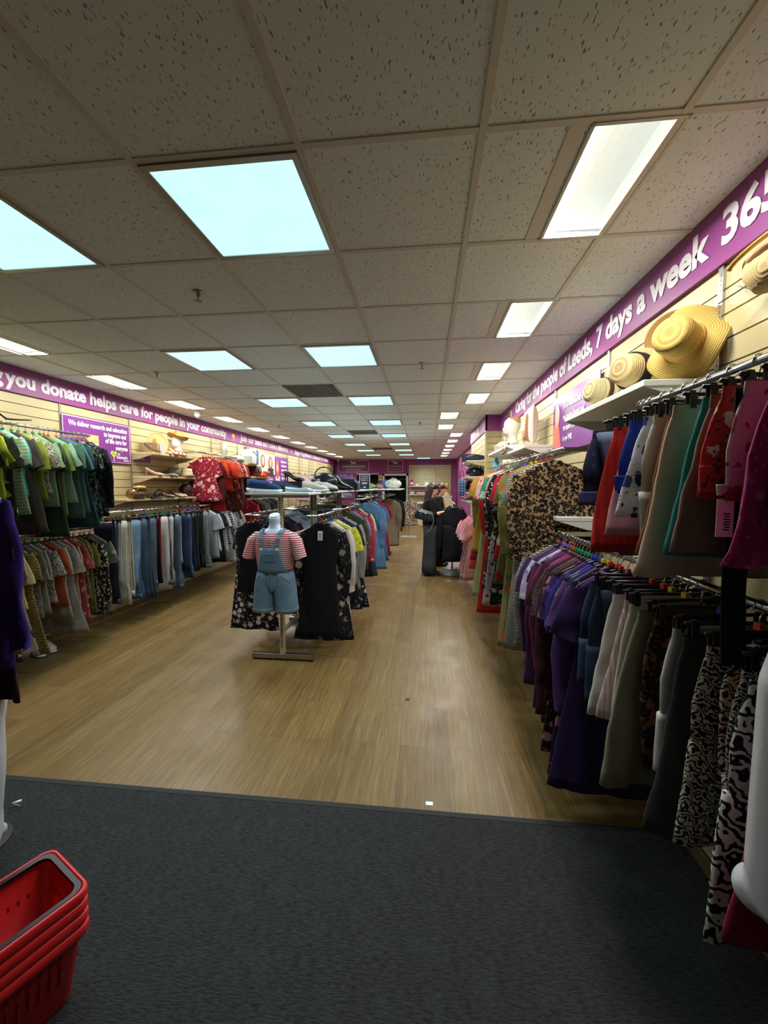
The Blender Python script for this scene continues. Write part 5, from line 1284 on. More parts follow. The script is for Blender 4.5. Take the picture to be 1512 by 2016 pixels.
# on the centre shelves
GT = 'shoes on top of the centre racks'
SZ = 1.542
shoe('dark blue knitted trainers with white soles at front of centre shelf', (-1.47, 3.58, SZ), R(105), 'trainer', cloth('k:2f4a74'), simple('sole_white', 'c9d6dc', .5), group=GT, accent=cloth('p:2a3c5c'), s=1.1)
shoe('navy blue lace-up shoes behind the knitted trainers', (-1.40, 3.95, SZ), R(80), 'trainer', cloth('p:28344a'), lth('2a2f3a'), group=GT, accent=M_blackpl)
shoe('silver sequinned flat shoes near front of centre shelf', (-1.18, 3.72, SZ), R(95), 'flat', simple('silver_sequin', 'a8b6bc', .3, .5, var=.35, scale=200), simple('sole_white', 'c9d6dc', .5), group=GT, s=1.1)
shoe('cream and black two-tone trainers on centre shelf', (-1.10, 3.98, SZ), R(80), 'trainer', simple('cream_suede', 'b9ae9c', .7, var=.1), simple('sole_white', 'c9d6dc', .5), group=GT, accent=M_blackpl)
shoe('white leather trainers with dark soles on centre shelf', (-1.08, 4.35, SZ), R(85), 'trainer', simple('white_leather', 'c0c2be', .5), M_blackpl, group=GT)
t = thing('shoe_box', 'black shoe box on centre shelf under the stiletto shoes', 'box', (-1.45, 4.40, SZ)); MB().box(-.17, .15, -.11, .11, 0, .10).obj('body', M_blackpl, t, bevel=.003); MB().box(-.175, .155, -.115, .115, .08, .11).obj('lid', M_blackpl, t)
shoe('black stiletto court shoes standing on black shoe box', (-1.46, 4.40, SZ + .11), R(80), 'heel', lth('141416', .2), lth('1a1a1c', .2), group=GT)
t = thing('handbag', 'black leather slouch bag on second centre rack', 'bag', (-1.30, 5.05, SZ), R(10)); MB().ell((0, 0, .11), (.17, .10, .12)).obj('body', lth('1c1d22', .25), t, smooth=True); MB().tube([(.12 * cos(a * pi / 8), 0, .18 + .12 * sin(a * pi / 8)) for a in range(9)], .008, 6).obj('handle', lth('1c1d22', .25), t); MB().ell((-.06, -.09, .13), (.02, .008, .02)).obj('buckle', M_chrome, t)
shoe('black high ankle boots on second centre rack', (-1.12, 5.35, SZ), R(85), 'boot', lth('101014', .25), M_blackpl, group=GT, s=1.15)
t = thing('handbag', 'black structured bag at end of second centre rack shelf', 'bag', (-1.12, 5.75, SZ)); MB().rings([[(x_ * w_, d_ * y_, z) for x_, y_ in ((-1, -1), (1, -1), (1, 1), (-1, 1))] for w_, d_, z in ((.16, .08, 0), (.15, .07, .1), (.09, .04, .16))]).obj('body', lth('15161b', .25), t, bevel=.01); MB().tube([(.1 * cos(a * pi / 8), 0, .15 + .07 * sin(a * pi / 8)) for a in range(9)], .007, 6).obj('handle', lth('15161b', .25), t)
t = thing('shop_sign', 'navy framed counter sign standing on third centre rack', 'sign', (-1.02, 6.62, SZ))
MB().box(-.09, .09, -.006, .006, 0, .25).obj('frame', M_white, t, bevel=.002); MB().box(-.08, .08, -.009, -.004, .01, .24).obj('board', simple('navy_board', '1e2a52', .4), t)
for j, b in enumerate(('ALL PREMIUM', 'SHOES HALF', 'THE PRICE OF')): text(b, .024, M_letter, t, bold=.0006, loc=(-.065, -.010, .205 - .03 * j), rot=RB_, fitw=.13)
text('RRP', .045, M_letter, t, bold=.0015, loc=(-.045, -.010, .09), rot=RB_, fitw=.09)
MB().ell((0, -.0105, .04), (.025, .001, .01)).obj('emblem', M_letter, t)
t = thing('baseball_cap', 'pale blue cap on the far centre rack shelf', 'hat', (-1.30, 7.98, SZ)); MB().lathe([(.12, 0), (.118, .06), (.09, .13), (.04, .165), (.005, .17)], 20).obj('crown', cloth('p:7fb6d0'), t, smooth=True); MB().ell((0, -.14, .015), (.09, .09, .008)).obj('peak', cloth('p:7fb6d0'), t, smooth=True)
t = thing('handbag', 'small white bag left of the navy counter sign', 'bag', (-1.24, 6.8, SZ)); MB().ell((0, 0, .08), (.07, .05, .09)).obj('body', simple('bag_white', 'ccd0c8', .6, var=.05), t, smooth=True); MB().tube([(.04 * cos(a * pi / 8), 0, .15 + .05 * sin(a * pi / 8)) for a in range(9)], .004, 6).obj('handle', M_white, t)
GH = 'folded goods on the far centre rack'
for nm, lb, x, y, d, code in (('scarf', 'green and yellow folded scarf on far centre rack', -1.12, 8.1, (.1, .12, .05), 'f:3c7a4a:c9c04a:2'), ('handbag', 'dark green soft bag on far centre rack', -1.0, 8.6, (.12, .14, .06), 'p:2a4a3c'), ('scarf', 'pink and green folded scarf on far centre rack', -.95, 8.15, (.08, .1, .045), 'f:b05a7a:5a8a5a:2'), ('cushion', 'round blue cushion on far centre rack', -.86, 8.5, (.09, .09, .09), 'p:4a6aa0'), ('handbag', 'large white bag with green leaves on far centre rack', -.68, 8.25, (.17, .12, .10), 'f:c9ccc4:6a8a5a:1.6:a8b59a')):
    t = thing(nm, lb, 'bag' if nm == 'handbag' else nm, (x, y, SZ), 0, GH); MB().ell((0, 0, d[2]), d).obj('body', cloth(code), t, smooth=True)
    MB().tube([(d[0] * .5 * cos(a * pi / 8), -d[1] * .2, d[2] * 1.7 + d[2] * .5 * sin(a * pi / 8)) for a in range(9)], .006, 6).obj('handle' if nm == 'handbag' else 'trim', cloth(code), t)
# pillar shelves
shoe('black canvas trainers on top pillar shelf', (.80, 7.2, 2.02), R(80), 'trainer', cloth('p:26262c'), simple('sole_white', 'c9d6dc', .5), s=1.1)
t = thing('handbag', 'folded grey and black satchel on top pillar shelf', 'bag', (.76, 6.95, 2.02), R(5)); MB().box(-.17, .1, -.08, .08, 0, .10).obj('body', lth('34363a', .35), t, bevel=.02); MB().box(-.19, .06, -.1, -.07, -.02, .11).obj('flap', lth('1c1d22', .35), t, bevel=.01); MB().tube([(-.17, -.1, .1), (-.2, -.12, -.1), (-.1, -.12, -.16), (0, -.11, .0)], .006, 6).obj('strap', lth('1c1d22', .35), t)
t = thing('backpack', 'dark grey soft backpack lying on top pillar shelf edge', 'bag', (.80, 6.82, 2.02)); MB().ell((0, 0, .05), (.17, .07, .05)).obj('body', cloth('p:3a3b3e'), t, smooth=True); MB().tube([(-.12, -.05, .06), (0, -.07, .09), (.12, -.05, .06)], .008, 6).obj('strap', M_blackpl, t)
t = thing('handbag', 'black leather slouch bag on second pillar shelf', 'bag', (.80, 6.9, 1.76)); MB().ell((0, 0, .075), (.15, .09, .08)).obj('body', lth('121316', .2), t, smooth=True); MB().tube([(.1 * cos(a * pi / 8), -.03, .13 + .09 * sin(a * pi / 8)) for a in range(9)], .008, 6).obj('handle', lth('121316', .2), t)
t = thing('handbag', 'navy denim patchwork bag hanging from pillar shelf', 'bag', (.58, 6.80, 1.66)); MB().rings([[(x_ * w_, d_ * y_, z) for x_, y_ in ((-1, -1), (1, -1), (1, 1), (-1, 1))] for w_, d_, z in ((.03, .07, -.22), (.05, .09, -.16), (.05, .09, .0), (.03, .07, .06))]).obj('body', cloth('c:2c4468:6a86a8:.8'), t, bevel=.015); MB().tube([(.03 * cos(a * pi / 8), 0, .07 + .14 * sin(a * pi / 8)) for a in range(9)], .006, 6).obj('strap', M_blackpl, t)
shoe('black high-heeled ankle boots on third pillar shelf', (.80, 6.9, 1.50), R(85), 'boot', lth('101014', .25), M_blackpl)
shoe('grey flat shoes on lowest pillar shelf', (.76, 6.9, 1.36), R(80), 'flat', lth('5c5a58', .4), lth('a9a49a'))
shoe('black flat shoes on lowest pillar shelf beside the grey pair', (.76, 7.25, 1.36), R(80), 'flat', lth('1c1c20', .4), lth('a9a49a'))
t = thing('water_bottle', 'bright blue bottle on right wall shelf behind red dresses', 'bottle', (.98, 5.9, 1.78)); MB().lathe([(.035, 0), (.038, .01), (.038, .17), (.02, .20), (.02, .22)], 16).obj('body', simple('blue_bottle', '3a9ad0', .25), t, smooth=True); MB().lathe([(.022, .22), (.022, .245)], 12).obj('cap', M_white, t)
wshelf('white shelf on right wall behind the red dresses', WR, -1, 4.76, 6.2, 1.78, .27, M_whitesh, group=G3)
t = thing('straw_basket', 'cream straw basket bag on right wall shelf behind red dresses', 'bag', (1.0, 4.95, 1.78)); MB().lathe([(.07, 0), (.11, .06), (.10, .13)], 20).obj('body', straw('bagcream', 'e3dac0'), t, smooth=True); MB().tube([(.0, .09 * cos(a * pi / 8), .12 + .07 * sin(a * pi / 8)) for a in range(9)], .006, 6).obj('handle', M_beige, t)
# back shelves goods
GB = 'gifts on the back wall shelves'
bk = [('gift_box', 'row of red gift boxes on second back shelf', -.22, 1.257, (.48, .16, .13), '8d3a44'), ('gift_bag', 'pink and grey gift bag on second back shelf', -.60, 1.257, (.2, .12, .15), 'b08a96'), ('gift_bag', 'bright pink bag on top back shelf', -.62, 1.60, (.14, .12, .26), 'c22f6a'), ('greeting_card', 'cream dog picture card on top back shelf', .0, 1.60, (.16, .02, .18), 'd9d2b0'),
      ('book', 'flat pale books on third back shelf', -.25, .90, (.3, .2, .06), 'c9c9c4'), ('book', 'white books with black spines on third back shelf', .05, .90, (.2, .2, .10), '9a9a98'), ('vase', 'grey pottery jug on lowest back shelf', -.45, .55, (.14, .14, .2), '6a6a60'), ('vase', 'white pottery bowl on lowest back shelf', -.15, .55, (.2, .2, .12), 'c9c5b8'), ('candle_jar', 'pale jar at the left of top back shelf', -.40, 1.60, (.08, .08, .1), 'd9c9c0')]
for nm, lb, x, z, d, hx in bk:
    t = thing(nm, lb, nm.replace('_', ' '), (x, YB - .2, z), 0, GB)
    if nm == 'vase': MB().lathe([(d[0] * .3, 0), (d[0] * .5, d[2] * .4), (d[0] * .35, d[2] * .8), (d[0] * .45, d[2])], 16).obj('body', simple('gift_' + hx, hx, .4), t, smooth=True)
    else:
        MB().box(-d[0] / 2, d[0] / 2, -d[1] / 2, d[1] / 2, 0, d[2]).obj('body', simple('gift_' + hx, hx, .5), t, bevel=.006)
        MB().box(-d[0] * .4, d[0] * .4, -d[1] / 2 - .004, -d[1] / 2, d[2] * .3, d[2] * .6).obj('label_band', M_cardb, t)
t = thing('mannequin_bust', 'small pale dressed bust behind the second shopper', 'mannequin head', (.80, 16.6, 1.2)); hm = head(t, 1.3, M_headw, dz=.3); hm.lathe([(.16, 0), (.14, .05), (.06, .16), (.06, .3)], 20, sx=1.3, sy=.8); hm.obj('head', simple('bust_tan', 'c9a06a', .5), t, smooth=True)
t = thing('plinth', 'cream plinth under the pale bust at the back', 'plinth', (.80, 16.6, 0)); MB().box(-.2, .2, -.2, .2, 0, 1.17).obj('body', M_beige, t); MB().box(-.22, .22, -.22, .22, 1.17, 1.2).obj('top', M_whitesh, t)
# storeroom seen through the white doorway
t = thing('storage_shelving', 'grey storage shelving seen through the white doorway', 'shelving', (-1.3, YB + 1.9, 0)); 
for z in (.4, .9, 1.4, 1.9): MB().box(-.5, .5, -.2, .2, z, z + .03).obj('shelf_board', M_steel, t)
for sx in (-1, 1): MB().box(sx * .48 - .02, sx * .48 + .02, -.2, .2, 0, 2.2).obj('upright', M_steel, t)
for k, (x, z, w_, h_, hx, lb) in enumerate([(-1.55, 1.93, .3, .2, '5a7a80', 'teal storage box on top shelf through the white doorway'), (-1.15, 1.93, .4, .16, '3a4a50', 'dark folded bag on top shelf through the white doorway'), (-1.5, 1.43, .34, .24, '9ab0a8', 'pale green box on second shelf through the white doorway'), (-1.1, 1.43, .3, .3, '24303a', 'dark crate on second shelf through the white doorway'), (-1.45, .93, .4, .3, '4a5a5c', 'grey green crate on third shelf through the white doorway'), (-1.05, .93, .3, .26, '7d8a86', 'light grey box on third shelf through the white doorway')]):
    t = thing('storage_box', lb, 'box', (x, YB + 1.9, z), 0, 'boxes in the back room'); MB().box(-w_ / 2, w_ / 2, -.15, .15, 0, h_).obj('body', simple('store_' + hx, hx, .6), t, bevel=.01); MB().box(-w_ / 2 - .005, w_ / 2 + .005, -.155, .155, h_ - .03, h_).obj('lid', simple('store_' + hx, hx, .6), t)
CK = '''coat|black storeroom coat|coat|.9|p:14141a
jacket|grey storeroom jacket|long|.8|p:3c4448
shirt|white storeroom shirt|long|.8|p:a9b2b2'''.split('\n')
fill(CK, -1.05, YB + .5, YB + 1.2, 1.5, 'seen through the white doorway', 'clothes in the back room', marks=False)
rail('chrome rail in the room behind the white doorway', -1.05, YB + .4, YB + 1.3, 1.5)
# ------------------------------------------------------------------ mannequin in striped tee and dungarees
def vox(mb, name, mat, parent, size=.007, smooth_it=6):
    me = mb.mesh(name); tmp = bpy.data.objects.new('tmp', me); COL.objects.link(tmp)
    r = tmp.modifiers.new('r', 'REMESH'); r.mode = 'VOXEL'; r.voxel_size = size; r.use_smooth_shade = True
    s = tmp.modifiers.new('s', 'SMOOTH'); s.factor = .5; s.iterations = smooth_it
    bpy.context.view_layer.update(); dg = bpy.context.evaluated_depsgraph_get()
    me2 = bpy.data.meshes.new_from_object(tmp.evaluated_get(dg)); me2.name = name
    bpy.data.objects.remove(tmp)
    me2.materials.clear(); me2.materials.append(mat); me2.polygons.foreach_set('use_smooth', [True] * len(me2.polygons))
    o = bpy.data.objects.new(name, me2); COL.objects.link(o); o.parent = parent; return o
def ering(cx, cy, z, a, b, n=32, fz=None, fy=None):
    out = []
    for j in range(n):
        t = 2 * pi * j / n; x = a * cos(t); y = b * sin(t)
        out.append((cx + x, cy + y + (fy(x, y, z) if fy else 0), z + (fz(x, y) if fz else 0)))
    return out
MX, MY = -1.27, 3.27
t = thing('mannequin', 'white headless mannequin torso hung on front of nearest centre rack', 'mannequin', (MX, MY, 0))
m = MB()
m.rings([ering(0, .0, 1.355, .045, .045, fz=lambda x, y: y * .35), ering(0, .0, 1.33, .048, .05), ering(0, .0, 1.28, .042, .045), ering(0, 0, 1.245, .06, .05), ering(0, 0, 1.225, .12, .065), ering(0, 0, 1.20, .165, .075), ering(0, 0, 1.15, .17, .09), ering(0, 0, 1.08, .16, .10), ering(0, 0, .95, .13, .085), ering(0, 0, .88, .13, .085), ering(0, 0, .80, .14, .09)])
vox(m, 'torso', simple('mannequin_bluewhite', 'c3d3e0', .35, var=.02), t, .008)
MB().rings([ering(0, -.001, 1.357, .044, .044, fz=lambda x, y: y * .35), ering(0, -.001, 1.362, .040, .040, fz=lambda x, y: y * .35)]).obj('neck_cap', simple('neck_cap', 'd3e0ea', .3, var=.01), t, smooth=False)
MB().tube([(0, .05, 1.0), (0, .17, 1.0)], .012, 8).obj('hanging_bracket', M_chrome, t)
t = thing('t_shirt', 'red and white striped t-shirt worn by the dungarees mannequin', 't-shirt', (MX, MY, 0))
wv = lambda x, y, z: .004 * sin(30 * x + 9 * z)
zf = lambda x, y: (-.055 if y < 0 and abs(x) < .08 else 0.0)
m = MB().rings([ering(0, 0, 1.235, .085, .065, fz=zf), ering(0, 0, 1.226, .13, .078, fz=lambda x, y: -.02 if y < 0 and abs(x) < .09 else 0), ering(0, 0, 1.20, .175, .092), ering(0, 0, 1.14, .182, .104, fy=wv), ering(0, 0, 1.06, .172, .114, fy=wv), ering(0, 0, .98, .160, .105, fy=wv), ering(0, 0, .90, .150, .10, fy=wv), ering(0, 0, .85, .15, .10, fy=wv)], False, False)
Mst = cloth('s:a83240:d8c9c6:1.15'); m.obj('body', Mst, t, smooth=True)
for s in (-1, 1):
    pts = [Vector((s * .14, 0, 1.185)), Vector((s * .185, -.005, 1.14)), Vector((s * .205, -.01, 1.07)), Vector((s * .225, -.015, 1.0))]
    rings = []
    for i, p in enumerate(pts):
        d = (pts[min(i + 1, 3)] - pts[max(i - 1, 0)]).normalized(); u = d.cross(Vector((0, 1, 0))).normalized(); rr_ = (.05, .060, .060, .060)[i]
        rings.append([tuple(p + u * rr_ * .85 * cos(2 * pi * j / 20) + Vector((0, 1, 0)) * rr_ * 1.15 * sin(2 * pi * j / 20)) for j in range(20)])
    MB().rings(rings, True, False).obj('sleeve', Mst, t, smooth=True)
    if s: pass
MB().box(-.0, .003, -.118, -.108, 1.10, 1.17).obj('placket', Mst, t)
m = MB()
for k in range(3): m.ell((.0, -.112 + .0 * k, 1.165 - .028 * k), (.006, .004, .006), 8, 5)
m.obj('buttons', simple('red_button', 'b02a3c', .4), t)
t = thing('necklace', 'dark bead necklace around the neck of the dungarees mannequin', 'necklace', (MX, MY, 0))
m = MB()
for k in range(17):
    a = pi * (k / 16); x = -.075 * cos(a); z = 1.262 - .075 * sin(a) ** .8; m.ell((x, -.060 - .032 * sin(a), z), (.0045, .0045, .0065), 8, 5)
m.obj('beads', simple('dark_bead', '2c3046', .3), t, smooth=True)
t = thing('dungarees', 'blue denim dungaree shorts over the striped t-shirt', 'dungarees', (MX, MY, 0))
MD = cloth('j:5b7688'); MDl = cloth('j:7d95a2')
def front(a, b, x): return -b * math.sqrt(max(0, 1 - (x / a) ** 2))
m = MB(); nb = 14
ra = []; 
for off in (0, .006):
    rows = []
    for z, hw_, a, b in ((1.095, .078, .185, .122), (1.05, .082, .18, .123), (.98, .10, .17, .120), (.92, .12, .16, .115), (.88, .135, .158, .112)):
        rows.append([(-hw_ + 2 * hw_ * j / nb, front(a, b, -hw_ + 2 * hw_ * j / nb) - off, z) for j in range(nb + 1)])
    ra.append(rows)
for i in range(4 + 1):
    pass
m.rings([ra[0][i] + ra[1][i][::-1] for i in range(5)]); m.obj('bib', MD, t, smooth=True)
for s in (-1, 1):
    pts = [(s * .068, -.132, 1.10), (s * .074, -.118, 1.17), (s * .085, -.08, 1.222), (s * .09, -.01, 1.245), (s * .085, .07, 1.21), (s * .05, .11, 1.05)]
    m = MB(); m.rings([[(x - .014, y, z), (x + .014, y, z), (x + .014, y - .004, z + .002), (x - .014, y - .004, z + .002)] for x, y, z in pts]); o = m.obj('shoulder_strap', MD, t)
    MB().lathe([(.010, 0), (.010, .004)], 14).xf(Matrix.Translation((s * .066, -.134, 1.088)) @ Matrix.Rotation(R(90), 4, 'X')).obj('button', M_cardb, t)
    MB().tube([(s * .066 - .016, -.134, 1.10), (s * .066 - .014, -.134, 1.12), (s * .066 + .014, -.134, 1.12), (s * .066 + .016, -.134, 1.10)], .002, 6).obj('buckle', M_chrome, o)
m = MB().rings([[(-.058, -.133, z), (.058, -.133, z), (.058, -.130, z), (-.058, -.130, z)] for z in (1.05, .985)]); m.v += []; m.obj('bib_pocket', cloth('j:4d6a7d'), t)
MB().box(-.06, .06, -.1345, -.131, 1.047, 1.053).obj('pocket_stitching', MDl, t)
f2 = lambda x, y, z: .006 * sin(28 * x + 1)
MB().rings([ering(0, 0, .905, .150, .112), ering(0, 0, .87, .152, .114)], False, False).obj('waistband', cloth('j:48657a'), t, smooth=True)
m = MB()
for k in range(5):
    x_ = -.116 + .058 * k; y_ = front(.150, .113, x_); m.box(x_ - .004, x_ + .004, y_ - .004, y_ + .004, .864, .908)
m.obj('belt_loops', MDl, t)
MB().rings([ering(0, 0, .895, .135, .110), ering(0, 0, .84, .125, .113), ering(0, 0, .78, .09, .113), ering(0, 0, .74, .05, .105), ering(0, 0, .72, .02, .09)], False, True).obj('fly_panel', MD, t, smooth=True)
for s in (-1, 1):
    lg = MB().rings([ering(s * .066, 0, .885, .084, .108), ering(s * .072, 0, .83, .090, .112, fy=f2), ering(s * .082, 0, .76, .094, .112, fy=f2), ering(s * .089, 0, .68, .094, .108, fy=f2), ering(s * .095, 0, .61, .094, .106, fy=f2), ering(s * .099, 0, .56, .095, .104)], True, False).obj('leg', MD, t, smooth=True)
    MB().rings([ering(s * .099, 0, .58, .097, .104), ering(s * .099, 0, .545, .099, .106), ering(s * .099, 0, .545, .088, .092), ering(s * .099, 0, .575, .088, .092)], False, False).obj('turn_up', MDl, lg, smooth=True)
    MB().tube([(s * .09, -.108, .865), (s * .125, -.095, .835), (s * .155, -.062, .80)], .0025, 6).obj('hip_pocket_edge', MDl, t)
# ------------------------------------------------------------------ people
M_skin = simple('skin', 'd6a68c', .5, var=.03); M_lips = simple('lips', 'b0685e', .5)
def person(label, loc, rz, hair, hairlen, top_c, tr_c, arms_fwd, scale=1.0, lean=0.0):
    t = thing('person', label, 'person', loc, rz); t.scale = (scale,) * 3
    b = MB(); hx, hz = .055, 1.535
    # head faces +x, tilted down a little
    H = Matrix.Translation((hx, 0, hz)) @ Matrix.Rotation(R(16), 4, 'Y')
    def hell(c, d):
        q = MB().ell((0, 0, 0), d, 20, 12); q.xf(H @ Matrix.Translation(c)); o_ = len(b.v); b.v += q.v; b.f += [tuple(i + o_ for i in f) for f in q.f]
    hell((0, 0, .02), (.092, .073, .095)); hell((.028, 0, -.045), (.058, .052, .07)); hell((.088, 0, -.012), (.016, .011, .022)); hell((.096, 0, -.022), (.011, .013, .010)); hell((.068, 0, -.095), (.020, .022, .018))
    hell((.078, 0, -.058), (.014, .022, .010)); hell((.07, .03, .022), (.018, .022, .008)); hell((.07, -.03, .022), (.018, .022, .008)); hell((-.005, .073, -.01), (.018, .01, .03)); hell((-.005, -.073, -.01), (.018, .01, .03)); hell((.055, .035, -.03), (.025, .02, .022)); hell((.055, -.035, -.03), (.025, .02, .022))
    b.tube([(-.01, 0, 1.34), (.015, 0, 1.42), (.035, 0, 1.48)], [.058, .05, .052], 14)
    b.rings([ering(0, 0, z, a, c_) for z, a, c_ in ((.86, .10, .15), (.93, .115, .168), (1.03, .095, .135), (1.13, .105, .145), (1.24, .112, .165), (1.33, .09, .175), (1.37, .06, .13))])
    A = arms_fwd
    for s in (-1, 1):
        sh, el, wr, ha = [Vector((p[0], s * p[1], p[2])) for p in A[0 if s < 0 else 1]]
        b.tube([sh + Vector((0, -s * .05, .0)), sh, sh.lerp(el, .5), el, el.lerp(wr, .4), wr], [.05, .05, .042, .036, .036, .024], 12)
        d = (ha - wr).normalized(); side = Vector((0, -s, 0)); side = (side - d * side.dot(d)).normalized(); nrm = d.cross(side)
        pal = wr + d * .05
        b.tube([wr, wr + d * .03, wr + d * .085], [.024, .030, .030], 10)
        for q, (off, ln) in enumerate(((-.027, .068), (-.009, .078), (.009, .074), (.026, .058))):
            base = wr + d * .080 + side * off; k1 = base + d * ln * .45 + nrm * (-.004); k2 = base + d * ln * .75 + Vector((0, 0, -.022)); k3 = base + d * ln * .85 + Vector((0, 0, -.042))
            b.tube([base - d * .01, k1, k2, k3], [.0095, .009, .008, .007], 8)
        tb = wr + d * .03 + side * .028; b.tube([tb - side * .01, tb + d * .025 + side * .016, tb + d * .055 + side * .014 + Vector((0, 0, -.014))], [.011, .010, .008], 8)
        hp = Vector((0, s * .085, .90)); kn = Vector((.015, s * .085, .49)); an = Vector((-.02, s * .08, .09))
        b.tube([hp, hp.lerp(kn, .4), kn, kn.lerp(an, .35), an], [.095, .08, .056, .055, .036], 14)
        b.tube([an, (.01, s * .085, .055), (.09, s * .09, .035), (.15, s * .09, .028)], [.038, .038, .034, .022], 10)
    vox(b, 'body', M_skin, t, .0065, 5)
    mt = cloth('p:' + top_c)
    wf = lambda x, y, z: .004 * sin(30 * z + 20 * x)
    m = MB().rings([ering(-.002, 0, z, a, c_, fy=wf) for z, a, c_ in ((.92, .135, .18), (1.0, .125, .165), (1.10, .120, .16), (1.2, .128, .172), (1.3, .115, .182), (1.36, .088, .155), (1.395, .066, .085))], True, True)
    for s in (-1, 1):
        sh, el, wr, ha = [Vector((p[0], s * p[1], p[2])) for p in A[0 if s < 0 else 1]]
        m.tube([sh + Vector((0, -s * .06, .01)), sh, sh.lerp(el, .5), el, el.lerp(wr, .25)], [.058, .066, .062, .058, .056], 14, cap=True)
    vox(m, 'top', mt, t, .009, 4)
    tm = cloth('v:%s:%s:3' % (tr_c, tr_c)) if False else cloth('p:' + tr_c)
    m = MB().rings([ering(0, 0, z, a, c_) for z, a, c_ in ((1.0, .12, .16), (.95, .125, .172), (.86, .13, .185))], True, True)
    for s in (-1, 1):
        m.rings([ering(.0 + dx, s * .085, z, a, c_, fy=lambda x, y, z: .005 * sin(40 * x + 3)) for z, a, c_, dx in ((.90, .12, .10, 0), (.7, .115, .10, .005), (.45, .115, .098, 0), (.2, .125, .105, -.01), (.045, .135, .11, -.005))])
    m.obj('trousers', tm, t, smooth=True)
    for s in (-1, 1):
        sm = MB(); loft(sm, [(-.19, .015, .012, .04), (-.16, .042, .004, .055), (-.08, .047, .0, .065), (.0, .04, .0, .08), (.06, .036, .0, .085), (.09, .02, .01, .07)])
        sm.xf(Matrix.Translation((0, s * .09, 0)) @ Matrix.Rotation(R(90), 4, 'Z')); o = sm.obj('shoe', lth('141416', .3), t, smooth=True)
        MB().box(-.08, .19, -.045, .045, 0, .014).xf(Matrix.Translation((0, s * .09, 0))).obj('shoe_sole', M_blackpl, o, bevel=.006)
    hm = simple('hair_' + hair, hair, .45, var=.35, scale=60, bump=.5); h = MB()
    def hh(c, d):
        q = MB().ell((0, 0, 0), d, 20, 12); q.xf(H @ Matrix.Translation(c)); o_ = len(h.v); h.v += q.v; h.f += [tuple(i + o_ for i in f) for f in q.f]
    hh((-.015, 0, .042), (.096, .084, .086)); hh((-.05, 0, .0), (.066, .082, .10))
    for k in range(9):
        a = -1.25 + 2.5 * k / 8; yy = .078 * sin(a)
        q0 = H @ Vector((.045 * cos(a), yy, .09)); q1 = H @ Vector((.075 * cos(a) + .018, yy * 1.02, .045)); h.tube([q0, q1], [.022, .014], 8)
    for k in range(15):
        a = R(88) + R(184) * k / 14; r1 = .080; x = r1 * cos(a) * 1.05 - .012; y = r1 * sin(a)
        p0 = H @ Vector((x - .01, y, .05)); p1 = H @ Vector((x - .015, y * 1.03, -.05)); 
        pts = [p0, p1, Vector((p1.x - .02 + .006 * sin(k * 3), p1.y * 1.05, hz - .05 - hairlen * .55)), Vector((p1.x - .035 + .01 * sin(k * 5), p1.y * 1.0, hz - .05 - hairlen * (1 + .08 * sin(k * 4))))]
        h.tube(pts, [.024, .024, .022, .010], 8)
    vox(h, 'hair', hm, t, .006, 3)
    return t
ARM = [[(0, .165, 1.335), (.05, .20, 1.10), (.29, .15, 1.15), (.42, .10, 1.20)], [(0, .165, 1.335), (.06, .20, 1.09), (.30, .13, 1.10), (.40, .08, 1.10)]]
lady = person('woman with long brown hair, black top and wide grey trousers browsing the black clothes', (.06, 7.28, 0), R(2), '2c1c15', .27, '121216', '3c4042', ARM)
ARM2 = [[(0, .165, 1.335), (.06, .20, 1.10), (.28, .14, 1.08), (.38, .10, 1.08)], [(0, .165, 1.335), (.06, .20, 1.10), (.28, .14, 1.08), (.38, .08, 1.08)]]
p2 = person('second woman with short reddish hair, black top and lanyard beside her', (.24, 8.2, 0), R(-12), '4a1e1a', .05, '121216', '1c1c22', ARM2)
MB().tube([(.04, .07, 1.39), (.10, .05, 1.28), (.125, 0, 1.12), (.12, -.05, 1.28), (.04, -.07, 1.39)], .006, 6).obj('lanyard', simple('lanyard_cream', 'cfc9a8', .6), p2)
MB().box(.118, .124, -.035, .035, 1.02, 1.12).obj('name_badge', M_cardb, p2)
t = thing('handbag', 'dark blue-black leather handbag hanging from the long-haired woman\'s shoulder', 'bag', (-.05, 7.02, 1.02), R(8)); t.rotation_euler = (0, R(14), R(6))
MB().rings([[(x_ * w_, d_ * y_, z) for x_, y_ in ((-1, -.8), (-.8, -1), (.8, -1), (1, -.8), (1, .8), (.8, 1), (-.8, 1), (-1, .8))] for w_, d_, z in ((.15, .05, -.01), (.175, .07, .02), (.165, .07, .12), (.13, .05, .17))]).obj('body', lth('1c2830', .28), t, bevel=.008)
MB().box(-.10, -.06, -.078, -.068, .03, .10).box(.06, .10, -.078, -.068, .03, .10).obj('front_straps', lth('26343c', .3), t); MB().ell((0, -.074, .11), (.018, .006, .014), 10, 6).ell((-.08, -.08, .09), (.012, .005, .012), 10, 6).obj('buckle', M_chrome, t, smooth=True)
MB().tube([(-.10, 0, .16), (-.06, .05, .30), (.03, .12, .39), (.11, .14, .37), (.13, .08, .28), (.10, 0, .16)], .009, 8).obj('shoulder_strap', lth('14181c', .4), t, smooth=True)
MB().tube([(.12, -.07, .12), (.17, -.08, .02), (.15, -.08, -.12), (.12, -.08, -.18)], .005, 6).obj('hanging_cord', simple('grey_cord', '8a8c88', .6), t)
